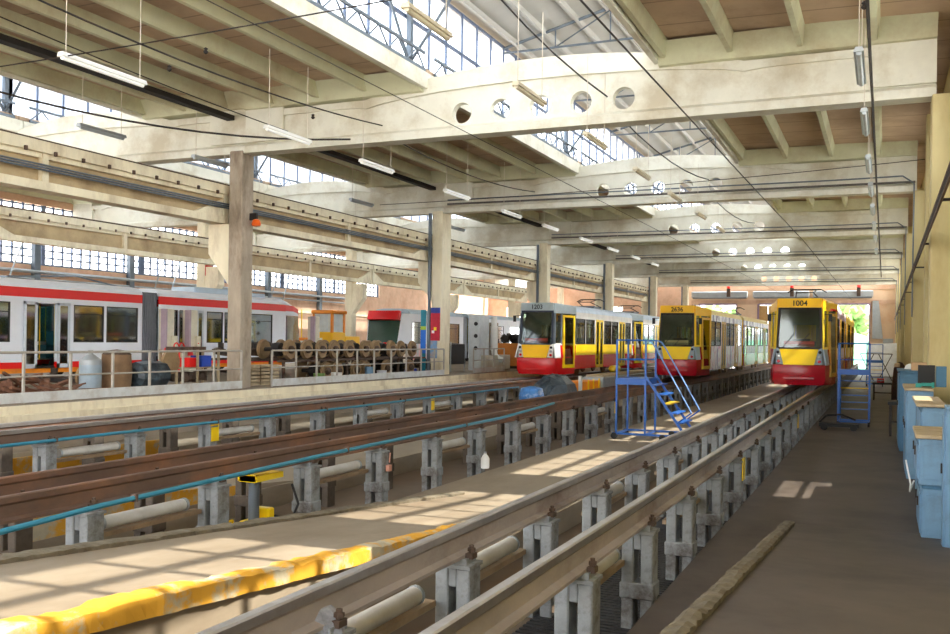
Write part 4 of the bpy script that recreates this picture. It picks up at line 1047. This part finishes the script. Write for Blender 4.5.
cabinet('tool_cabinet', 'small weathered blue cupboard between two taller ones', .55, 22.3, 23.9, 1.0, mat=CABD)
r = thing('monitor', 'dark screen standing on the cluttered machine cabinet', 'screen', (.6, 20.2, 1.71))
MB().box(0, .3, 0, .06, .0, .42).build('screen', BLACK, r); MB().box(.32, .5, 0, .3, 0, .4).build('side_box', CABD, r); MB().box(.08, .22, -.05, .15, 0, .03).build('foot', DARK, r)
r = thing('bench_vice', 'small teal bench vice lying before the dark screen', 'vice', (.55, 19.75, 1.71))
MB().box(0, .1, 0, .12, 0, .08).box(.1, .28, .03, .09, .03, .09).box(.28, .32, 0, .12, 0, .1).build('jaw', M('teal_vice', (40, 150, 140), .5), r)
tag(MB().box(.95, 1.2, 15.9, 16.3, 1.65, 1.83).build('cardboard_box', M('brown_card', (150, 112, 72), .9)), 'small brown cardboard box on the beige worktop by the wall', 'box')
tag(MB().box(.6, .95, 25, 25.5, 1.91, 2.1).build('cardboard_box', M('tan_card', (206, 170, 130), .9)), 'tan cardboard box on the dark blue cabinet', 'box')
tag(MB().lathe([(0, 0), (.16, 0), (.12, .1), (.05, .14), (0, .14)], (.62, 26.3, 1.91), 12).build('work_helmet', WHITE), 'white rounded cap lying on the dark blue cabinet', 'cap')
for k, (y, nm) in enumerate(((31, 'first'), (36, 'second'))):
    tag(MB().path([(.9, y, 1.95), (1.3, y, 2.0)], .05, 6).build('wall_bracket', DARK), nm + ' dark bracket sticking out of the wall beyond the dark blue cabinet', 'bracket')
tag(MB().path([(.3, 14.9, .85), (.36, 14.6, .55), (.34, 14.2, .5), (.38, 13.8, .7)], .012, 5).build('white_hose', WHITE), 'thin white hose looped over the edge of the stacked cabinets', 'hose')
# shop floor items
def bench(name, label, x, y, w, d, h, mt):
    r = thing(name, label, 'bench', (x, y, 0))
    MB().box(0, w, 0, d, h - .08, h).build('bench_top', mt, r)
    for a in (.04, w - .1):
        for b in (.04, d - .1): MB().box(a, a + .06, b, b + .06, 0, h - .08).build('leg', DARK, r)
    MB().box(.04, w - .04, .05, .09, h * .4, h * .4 + .05).build('stretcher', DARK, r)
    return r
bench('work_bench', 'low dark work bench with a red vice in front of the white tarpaulin', -.5, 46.4, .9, 1.0, .8, DARK)
r = thing('bench_vice', 'red bench vice mounted on the low dark bench', 'vice', (-.3, 46.5, .8))
MB().box(0, .3, .1, .5, 0, .2).build('jaw', RED, r); MB().tube((.15, -.1, .1), (.15, .1, .1), .03, 8).tube((.03, -.1, .1), (.27, -.1, .1), .015, 6).build('screw', STEEL, r)
r = thing('draped_coat_stand', 'dark brown bundle of work clothes hanging beside the low bench', 'coat stand', (.62, 45.5, 0))
MB().lathe([(.3, 0), (.34, .5), (.3, 1.1), (.26, 1.5), (.12, 1.75), (0, 1.8)], (0, 0, 0), 9).build('clothes', M('brown_cloth', (76, 54, 44), .9, var=.35, scale=5, bump=.8), r)
MB().lathe([(0, 0), (.15, .02), (.12, .16), (0, .2)], (-.1, -.1, 1.55), 9).build('pale_cap', M('beige_cap', (226, 206, 176), .8), r)
bench('iron_stool', 'black iron frame table in shadow by the blue cabinets', .1, 28.2, .8, 1.1, .95, BLACK)
m = MB().slab([(-1.25, 84, 2.6), (.9, 84, 2.7), (.9, 82.5, 0), (-1.4, 82.5, 0)], .05)
tag(m.build('tarpaulin', TARPM), 'white tarpaulin hanging at the far end of the dark floor', 'tarpaulin')
r = thing('folding_trestle', 'dark folding trestle with crossed legs in front of the white tarpaulin', 'trestle', (-.7, 72, 0))
for a in (0, 1.2): MB().tube((a, 0, 0), (a - .9, .6, 1.9), .03, 6).tube((a - .9, 0, 0), (a, .6, 1.9), .03, 6).build('leg', DARK, r)
MB().tube((-.9, .6, 1.9), (1.2, .6, 1.9), .03, 6).build('cross_bar', DARK, r)
r = thing('floor_jack', 'black trolley with curved handle lying by the wheels of the blue ladder', 'trolley', (-1.75, 29.3, 0))
MB().box(0, 1.1, 0, .5, .1, .2).build('frame', BLACK, r)
MB().path([(0, .25, .2), (.2, .25, .42), (.6, .25, .46), (1.0, .25, .3)], .03, 6).build('handle', BLACK, r)
for a in (.15, .95):
    MB().lathe([(.02, -.03), (.1, -.03), (.1, .03), (.02, .03)], (a, 0, .1), 12, 'Y').build('wheel', BLACK, r)
    MB().lathe([(.02, -.03), (.1, -.03), (.1, .03), (.02, .03)], (a, .5, .1), 12, 'Y').build('wheel', BLACK, r)

# ---------------------------------------------------------------- platform clutter
def wheelset(label, x, y, z, g):
    r = thing('wheelset', label, 'wheelset', (x, y, z), 0, g)
    for s in (-1, 1):
        w = MB().lathe([(.06, -.05), (.11, -.07), (.24, -.04), (.29, -.06), (.335, -.05), (.335, .0), (.3, .02), (.3, .06), (.24, .05), (.11, .03), (.06, .06)], (s * .52, 0, .34), 24, 'X').build('wheel', WHEELM, r, smooth=True)
        MB().lathe([(0, -.1), (.1, -.1), (.13, -.04), (.13, .05), (.08, .1), (0, .1)], (s * .58, 0, .34), 12, 'X').build('hub', RUST, w, smooth=True)
    MB().tube((-.56, 0, .34), (.56, 0, .34), .07, 10).build('axle', DARK, r)
    MB().lathe([(.1, -.16), (.22, -.14), (.24, 0), (.22, .14), (.1, .16)], (.05, 0, .34), 14, 'X').build('gear_case', DARK, r, smooth=True)
    return r
w0 = None
G = 'wheelsets stored on the platform'
wy = [(-18.6, y, 1.76) for y in (26.0, 27.0, 27.9, 28.75, 29.75, 30.9, 31.7, 33.0, 33.8, 34.8)] + [(-18.45, y, 1.0) for y in (28.0, 28.75, 30.0, 30.75, 32.3, 34.3)]
for k, (x, y, z) in enumerate(wy):
    lab = 'tan steel wheelset %s, %s from the weathered column' % ('on the iron rack' if z > 1.5 else 'on the floor under the rack', ORD[k if k < 10 else k - 10])
    if w0 is None: w0 = wheelset(lab, x, y, z, None)
    else: dup(w0, (x, y, z), lab)
def bogie_frame(label, x, y, z):
    r = thing('bogie_frame', label, 'bogie frame', (x, y, z))
    for s in (-1, 1): MB().prism([(-1.3, .3), (-1.1, .12), (-.5, .05), (.5, .05), (1.1, .12), (1.3, .3), (1.0, .36), (.4, .22), (-.4, .22), (-1.0, .36)], 'X', s * .75 - .07, s * .75 + .07).build('side_frame', RUST, r)
    MB().box(-.7, .7, -.2, .2, .08, .3).box(-.7, .7, -1.1, -1.0, .15, .25).box(-.7, .7, 1.0, 1.1, .15, .25).build('cross_member', DARK, r)
    for y_ in (-.9, .9):
        for s in (-1, 1): MB().lathe([(.1, -.1), (.1, .1)], (s * .75, y_, .42), 10, 'Z').build('spring', DARK, r)
    MB().lathe([(.15, -.3), (.24, -.25), (.24, .25), (.15, .3)], (0, .5, .35), 12, 'X').build('motor', DARK, r)
    return r
b0 = None
for k, (x, y, z) in enumerate(((-20.4, 27.2, 1.76), (-20.4, 30.1, 1.76), (-20.4, 33.0, 1.76), (-21.3, 20.9, 1.0), (-21.4, 38.4, 1.0), (-21.4, 41.6, 1.0))):
    lab = 'dark rusty bogie frame ' + ['at the front of the back rack', 'in the middle of the back rack', 'at the end of the back rack', 'behind the foil wrapped motor', 'on the platform below the orange vehicle', 'on the platform by the silver tram'][k]
    if b0 is None: b0 = bogie_frame(lab, x, y, z)
    else: dup(b0, (x, y, z), lab)
for k, (x, y, l) in enumerate(((-18.6, 25.4, 10.2), (-20.4, 25.4, 9.5))):
    r = thing('storage_rack', 'dark iron storage rack carrying the %s row of wheelsets' % ('front' if k == 0 else 'back'), 'rack', (x, y, 1.0))
    MB().box(-.75, -.45, 0, l, .69, .76).box(.45, .75, 0, l, .69, .76).build('beam', RUST, r)
    for q in range(6):
        for s in (-.7, .68): MB().box(s - .04, s + .04, q * l / 5.2, q * l / 5.2 + .08, 0, .69).build('leg', RUST, r)
r = thing('brake_block_stack', 'stack of pale brake blocks on the platform just past the weathered column', 'stack', (-18.0, 23.6, 1.0))
for k in range(6):
    for j in range(3): MB().box(-.2, .2, j * .5, j * .5 + .44, k * .11, k * .11 + .08).build('block', TOPM, r)
for k, (x, y, c, lab) in enumerate(((-17.5, 26.9, GREEN, 'small pale green tub'), (-17.5, 28.0, WHITE, 'small white tub'), (-17.5, 30.3, CAB, 'blue open bin'), (-17.5, 31.2, TARPM, 'white crumpled bag'))):
    tag(MB().lathe([(0, 0), (.17, 0), (.2, .3 + .15 * (k == 2)), (.18, .3 + .15 * (k == 2)), (.15, .04), (0, .04)], (x, y, 1.0), 8).build('storage_tub', c), lab + ' on the platform floor by the railing', 'tub')
r = thing('gas_cylinder', 'light blue grey steel churn with grey shoulder behind the railing', 'churn', (-18.9, 18.3, 1.0))
MB().lathe([(0, 0), (.28, 0), (.28, .72)], n=20).build('body', M('churn_grey_blue', (156, 172, 184), .5, .2), r, smooth=True); MB().lathe([(.28, .72), (.28, .84), (.1, .98), (.06, 1.0), (.06, 1.1), (0, 1.1)], n=20).build('shoulder', GALV, r, smooth=True)
r = thing('wooden_drum', 'brown weathered cask with iron lid behind the railing', 'cask', (-18.8, 19.1, 1.0))
MB().lathe([(0, 0), (.36, 0), (.4, .5), (.37, .98), (0, .98)], n=18).build('body', M('brown_cask', (128, 100, 72), .8, var=.25, scale=4), r, smooth=True); MB().lathe([(0, .98), (.38, .98), (.3, 1.08), (0, 1.12)], n=18).build('lid', RUST, r)
m = MB()
for k in range(90):
    x = random.uniform(-19.8, -17.6); y = random.uniform(12.5, 17.0); z = 1.0 + .1 + random.random() * .35 * (1 - abs(x + 18.7) / 1.4)
    l = random.uniform(.4, 1.6); m.cb((x, y, z), (l, random.uniform(.05, .14), random.uniform(.03, .1)), random.random() * 3.1, random.uniform(-.3, .3), random.uniform(-.35, .35))
tag(m.build('scrap_metal', M('rusty_brown_scrap', (128, 88, 66), .85, .2, var=.4, scale=3, stain=(70, 58, 56), amount=.6)), 'tangle of rusty brown scrap iron behind the railing', 'scrap', kind='stuff')
r = thing('wrapped_motor', 'traction motor wrapped in shiny black foil behind the railing', 'motor', (-18.7, 20.38, 1.0))
MB().lathe([(.2, -.6), (.36, -.5), (.4, 0), (.36, .5), (.2, .6)], (0, -.2, .42), 10, 'Y').build('wrap', BLTARP, r); MB().lathe([(.1, -.05), (.34, -.05), (.34, .05), (.1, .05)], (.1, .55, .75), 18, 'X').build('wheel', WHEELM, r)
for k, y in enumerate((27.45, 28.75, 37.3)):
    r = thing('lifting_jack', 'cream lifting jack column with red foot ' + ['beside the grey bellows of the tram', 'in front of the tram door', 'by the cab end of the white tram'][k], 'lifting jack', (-24.6, y, PZ))
    MB().box(-.2, .2, -.22, .22, .1, 2.5).build('column', M('jack_cream', (226, 220, 200), .6), r, bevel=.03)
    MB().box(.02, .24, -.32, -.22, .9, 2.5).build('side_channel', M('mauve_channel', (186, 166, 178), .6), r)
    MB().box(.2, .34, .02, .22, .9, 1.5).build('control_box', CREAM, r); MB().box(.34, .36, .06, .1, 1.2, 1.24).build('button', BRED, r)
    MB().lathe([(0, 0), (.11, .0), (.08, .3), (0, .34)], (.26, -.27, .75), 8).build('lift_shoe', BRED, r)
    MB().box(-.4, .5, -.4, .4, 0, .12).build('base', DARK, r)
r = thing('valve_wheel_stand', 'red looped stand between the two cream lifting jacks', 'stand', (-23.6, 27.0, 1.0))
MB().tube((0, 0, 0), (0, 0, .9), .05, 8).build('stem', BRED, r)
for s in (-.14, .14): MB().path([(0, s + .14 * math.cos(a), 1.05 + .2 * math.sin(a)) for a in [k * PI / 6 for k in range(13)]], .025, 6).build('loop', BRED, r)
r = thing('storage_shelf', 'beige metal shelf with rough castings beside the weathered column', 'shelf', (-19.0, 21.3, 1.0))
for yy in (0, .9, 1.85):
    for x in (-.3, .3): MB().box(x - .03, x + .03, yy - .03, yy + .03, 0, 1.1).build('upright', TOPM, r)
for z in (.05, .58, 1.08): MB().box(-.34, .34, -.03, 1.9, z - .03, z).build('board', TOPM, r)
m = MB()
for k in range(70): m.cb((-19 + random.uniform(-.16, .16), 21.55 + random.uniform(0, 1.3), 1.24 + random.random() * .1), (random.uniform(.08, .2),) * 3, random.random() * 3, random.random() * 3)
tag(m.build('rough_castings', RUST), 'heap of small rusty castings on the bottom board of the beige shelf', 'castings', kind='stuff')
tag(MB().box(-19.2, -18.75, 21.9, 22.35, 1.58, 1.86).build('parts_bin', BRED, bevel=.02), 'red plastic parts bin on the beige shelf', 'bin')
tag(MB().box(-19.2, -18.75, 22.45, 22.9, 1.58, 1.92).build('parts_bin', M('royal_blue', (30, 80, 200), .4), bevel=.02), 'royal blue plastic parts bin on the beige shelf', 'bin')
for k, y in enumerate((21.5, 22.0, 22.6)): tag(MB().lathe([(.1, 0), (.22, 0), (.22, .1), (.1, .1)], (-19.0, y, 2.085), 14, 'Z').build('steel_ring', RUST), 'rusty steel ring lying on top of the beige shelf, %s of three' % ORD[k], 'ring')
for k, (y, z, h) in enumerate(((19.8, 1.0, .55), (20.6, 1.0, .5))):
    tag(MB().lathe([(.08, -.04), (.34, -.04), (.34, .04), (.08, .04)], (-20.0, y - .6, 1.34), 18, 'X').build('loose_wheel', WHEELM), 'loose tan wheel leaning behind the cask, ' + ORD[k] + ' of two', 'wheel')
# painted boards on the second column and things around it
r = thing('painted_boards', 'red and blue painted boards hanging on the second column', 'boards', (-17.5, 35.76, 2.0))
MB().box(-.2, .22, -.03, .02, .45, 1.62).build('red_board', M('crimson_paint', (190, 24, 52), .6, var=.2, scale=8), r)
MB().box(-.2, .22, -.03, .02, 1.62, 1.85).build('dark_blue_board', M('navy_paint', (40, 60, 150), .6, var=.3, scale=8), r)
MB().box(-.2, .1, -.03, .02, -.3, .45).build('patchy_blue_board', M('patchy_blue', (120, 160, 200), .7, var=.2, scale=6, stain=(196, 160, 120), amount=.9), r)
MB().cb((.02, -.04, .95), (.12, .02, .14)).build('yellow_patch', YEL, r); MB().cb((-.08, -.04, .82), (.12, .02, .12)).build('white_patch', WHITE, r)
r = thing('painted_channel', 'teal and blue painted strip on the steel channel of the second column', 'strip', (-17.98, 35.66, 1.0))
MB().box(-.14, .1, -.03, .0, .1, .9).box(-.14, .1, -.03, .0, 2.0, 2.75).build('teal_paint', M('teal_paint', (30, 130, 150), .6), r)
MB().box(-.14, .1, -.035, .0, .9, 1.9).build('blue_paint', M('clear_blue_paint', (30, 110, 210), .6), r); MB().box(-.14, .1, -.04, .0, 1.9, 2.05).build('lime_paint', M('lime_paint', (170, 200, 60), .6), r)
tag(MB().box(-18.6, -18.2, 35.1, 35.5, 1.0, 1.25).build('plastic_crate', M('cobalt_crate', (20, 60, 190), .5), bevel=.02), 'cobalt blue crate on the platform before the second column', 'crate')
tag(MB().lathe([(0, 0), (.25, .02), (.28, .2), (.12, .34), (0, .34)], (-20.0, 36.0, 2.0), 9).build('red_hood', RED), 'red rounded hood lying on the dark machine by the silver tram', 'hood')
tag(MB().box(-20.6, -19.6, 35.4, 36.9, 1.0, 2.0).build('dark_machine', DARK, bevel=.06), 'dark greasy machine block before the silver tram', 'machine')
r = thing('extractor_machine', 'grey panelled machine with a white extraction duct on the platform edge', 'machine', (-18.6, 42.4, 1.0))
MB().box(-.3, .3, 0, 1.2, 0, 2.75).build('tall_cabinet', M('pale_grey_panel', (196, 202, 204), .5), r, bevel=.03)
MB().box(-.3, .6, .2, 3.4, 0, .75).build('low_housing', M('beige_grey_panel', (190, 182, 164), .6), r, bevel=.03)
MB().box(-.3, .1, 1.2, 2.9, .75, 2.4).build('rear_panel', M('brown_grey_panel', (150, 138, 120), .6), r)
MB().lathe([(0, 1.0), (.2, 1.0), (.2, 2.2), (.15, 2.25), (.15, 2.7), (0, 2.7)], (.4, 1.6, .0), 18).build('duct', WHITE, r, smooth=True)
MB().path([(.4, 1.6, 1.05), (.42, 1.68, .75), (.55, 1.85, .55), (.7, 2.0, .5)], .15, 12).build('duct_elbow', WHITE, r)
for k, z in enumerate((1.1, 1.7, 2.3)): MB().lathe([(0, 0), (.1, 0), (.1, .03), (0, .03)], (.1, -.04, z), 12, 'Y').build('gauge', BLACK, r)
MB().box(.3, .5, 3.41, 3.42, .3, .6).build('vent', BLACK, r)
r = thing('tipping_skip', 'orange brown tipping skip filled with dark scrap before the pale-roofed tram', 'skip', (-18.5, 46.5, 1.0))
MB().prism([(-.2, .15), (.7, .15), (1.4, 1.35), (-1.0, 1.35)], 'Y', 0, 1.6).build('skip_body', M('ochre_skip', (196, 118, 34), .6, var=.12, scale=3, stain=(140, 84, 40), amount=.5), r)
m = MB()
for k in range(30): m.cb((random.uniform(-.7, 1.0), random.uniform(.2, 1.4), 1.4 + random.random() * .35), (random.uniform(.1, .35),) * 3, random.random() * 3, random.random())
m.build('load', DARK, r)
MB().box(-.3, .6, .1, 1.5, 0, .15).build('foot_frame', DARK, r)
r = thing('black_control_desk', 'black framed control desk beside the grey panelled machine', 'desk', (-19.4, 39.3, 1.0))
MB().box(0, 1.0, 0, 1.6, .35, 1.3).build('cabinet', BLACK, r, bevel=.03)
for a in (.0, .95):
    for b in (0, 1.55): MB().box(a, a + .05, b, b + .05, 0, 1.4).build('leg', GALV, r)
# between middle and far track
r = thing('blue_white_sack', 'blue and white woven sack on a trestle between the middle and far tracks', 'sack', (-11.2, 30.6, 0))
MB().lathe([(0, .25), (.4, .28), (.45, .6), (.38, .85), (.1, .92), (0, .92)], (0, 0, 0), 9).build('sack', M('blue_white_weave', (70, 130, 196), .7, var=.3, scale=4, stain=(226, 230, 236), amount=.9), r); MB().box(-.4, .4, -.4, .4, 0, .25).build('pallet', TOPM, r)
r = thing('covered_load', 'dark grey green plastic sheet thrown over a load between the tracks', 'covered load', (-11.2, 33.0, 0))
ring = []
for z, w in ((0, .95), (.5, 1.0), (.9, .85), (1.18, .45), (1.25, .1)): ring.append([(w * .8 * math.cos(a) * random.uniform(.85, 1.1), w * 1.5 * math.sin(a) * random.uniform(.85, 1.1), z * random.uniform(.95, 1.05)) for a in [2 * PI * k / 14 for k in range(14)]])
MB().loft(ring).build('sheet', BLTARP, r)
tag(MB().box(-10.9, -10.8, 35.0, 35.2, 0, 1.15).build('white_pipe_stand', WHITE), 'short white upright stand next to the covered load', 'stand')
r = thing('orange_crate', 'orange steel crate between the tracks in front of the pale-roofed tram', 'crate', (-11.6, 35.5, 0))
MB().box(0, .9, 0, 1.9, .1, .92).build('box_body', ORANGE, r, bevel=.02)
MB().box(.9, .93, .1, .2, 0, 1.0).box(.9, .93, .8, .9, 0, 1.0).box(.9, .93, 1.6, 1.7, 0, 1.0).build('strap', YEL, r)
r = thing('grey_trough', 'long grey concrete trough between the middle and far tracks', 'trough', (-11.6, 37.7, 0))
MB().box(0, .95, 0, 9.6, 0, 1.02).build('side_block', GALV, r, bevel=.03); MB().box(.1, .85, .3, 9.2, 1.02, 1.1).build('lid', TOPM, r)
r = thing('yellow_compressor', 'small yellow air tank under the side of the pale-roofed tram', 'tank', (-12.0, 44.4, .0))
MB().lathe([(0, -.6), (.12, -.57), (.17, -.5), (.17, .5), (.12, .57), (0, .6)], (0, 0, 1.2), 14, 'Y').build('tank', YEL, r, smooth=True)
MB().box(-.15, .15, -.4, -.3, 0, 1.05).box(-.15, .15, .3, .4, 0, 1.05).build('stand', DARK, r)
# orange lamp on the first column
r = thing('signal_lamp', 'small orange signal lamp on the side of the weathered column', 'lamp', (-17.1, 22.7, 5.75))
MB().lathe([(0, 0), (.12, .02), (.14, .1), (.1, .2), (0, .24)], (.08, 0, 0), 12).build('lens', M('orange_lens', (230, 100, 30), .3), r, smooth=True); MB().box(-.14, .1, -.04, .04, .2, .4).build('bracket', DARK, r)

# ---------------------------------------------------------------- light
W = bpy.data.worlds.new('sky'); SC.world = W; W.use_nodes = True
nt = W.node_tree; bg = nt.nodes['Background']
tc = nt.nodes.new('ShaderNodeTexCoord'); sp = nt.nodes.new('ShaderNodeSeparateXYZ'); rp = nt.nodes.new('ShaderNodeValToRGB')
nt.links.new(tc.outputs['Generated'], sp.inputs[0]); nt.links.new(sp.outputs['Z'], rp.inputs[0]); nt.links.new(rp.outputs[0], bg.inputs[0])
rp.color_ramp.elements[0].position = 0.0; rp.color_ramp.elements[0].color = (1.0, 0.98, 0.94, 1)
rp.color_ramp.elements[1].position = 0.7; rp.color_ramp.elements[1].color = (0.78, 0.88, 1.0, 1)
bg.inputs[1].default_value = 4.3
sd = bpy.data.lights.new('sun', 'SUN'); so = bpy.data.objects.new('sun', sd); COL.objects.link(so)
sd.energy = 7.0; sd.angle = math.radians(0.6); sd.color = (1.0, 0.93, 0.8)
el = math.radians(47)
so.rotation_euler = Vector((math.cos(el), 0.05, math.sin(el))).to_track_quat('Z', 'Y').to_euler()
so.location = (20, 20, 30)
SC.view_settings.view_transform = 'Standard'; SC.view_settings.look = 'None'; SC.view_settings.gamma = 1
SC.view_settings.use_curve_mapping = False
SC.view_settings.exposure = 1.15
cy = SC.cycles
cy.use_denoising = True; cy.max_bounces = 10; cy.diffuse_bounces = 6; cy.transparent_max_bounces = 24; cy.caustics_reflective = False; cy.caustics_refractive = False
cy.sample_clamp_indirect = 6
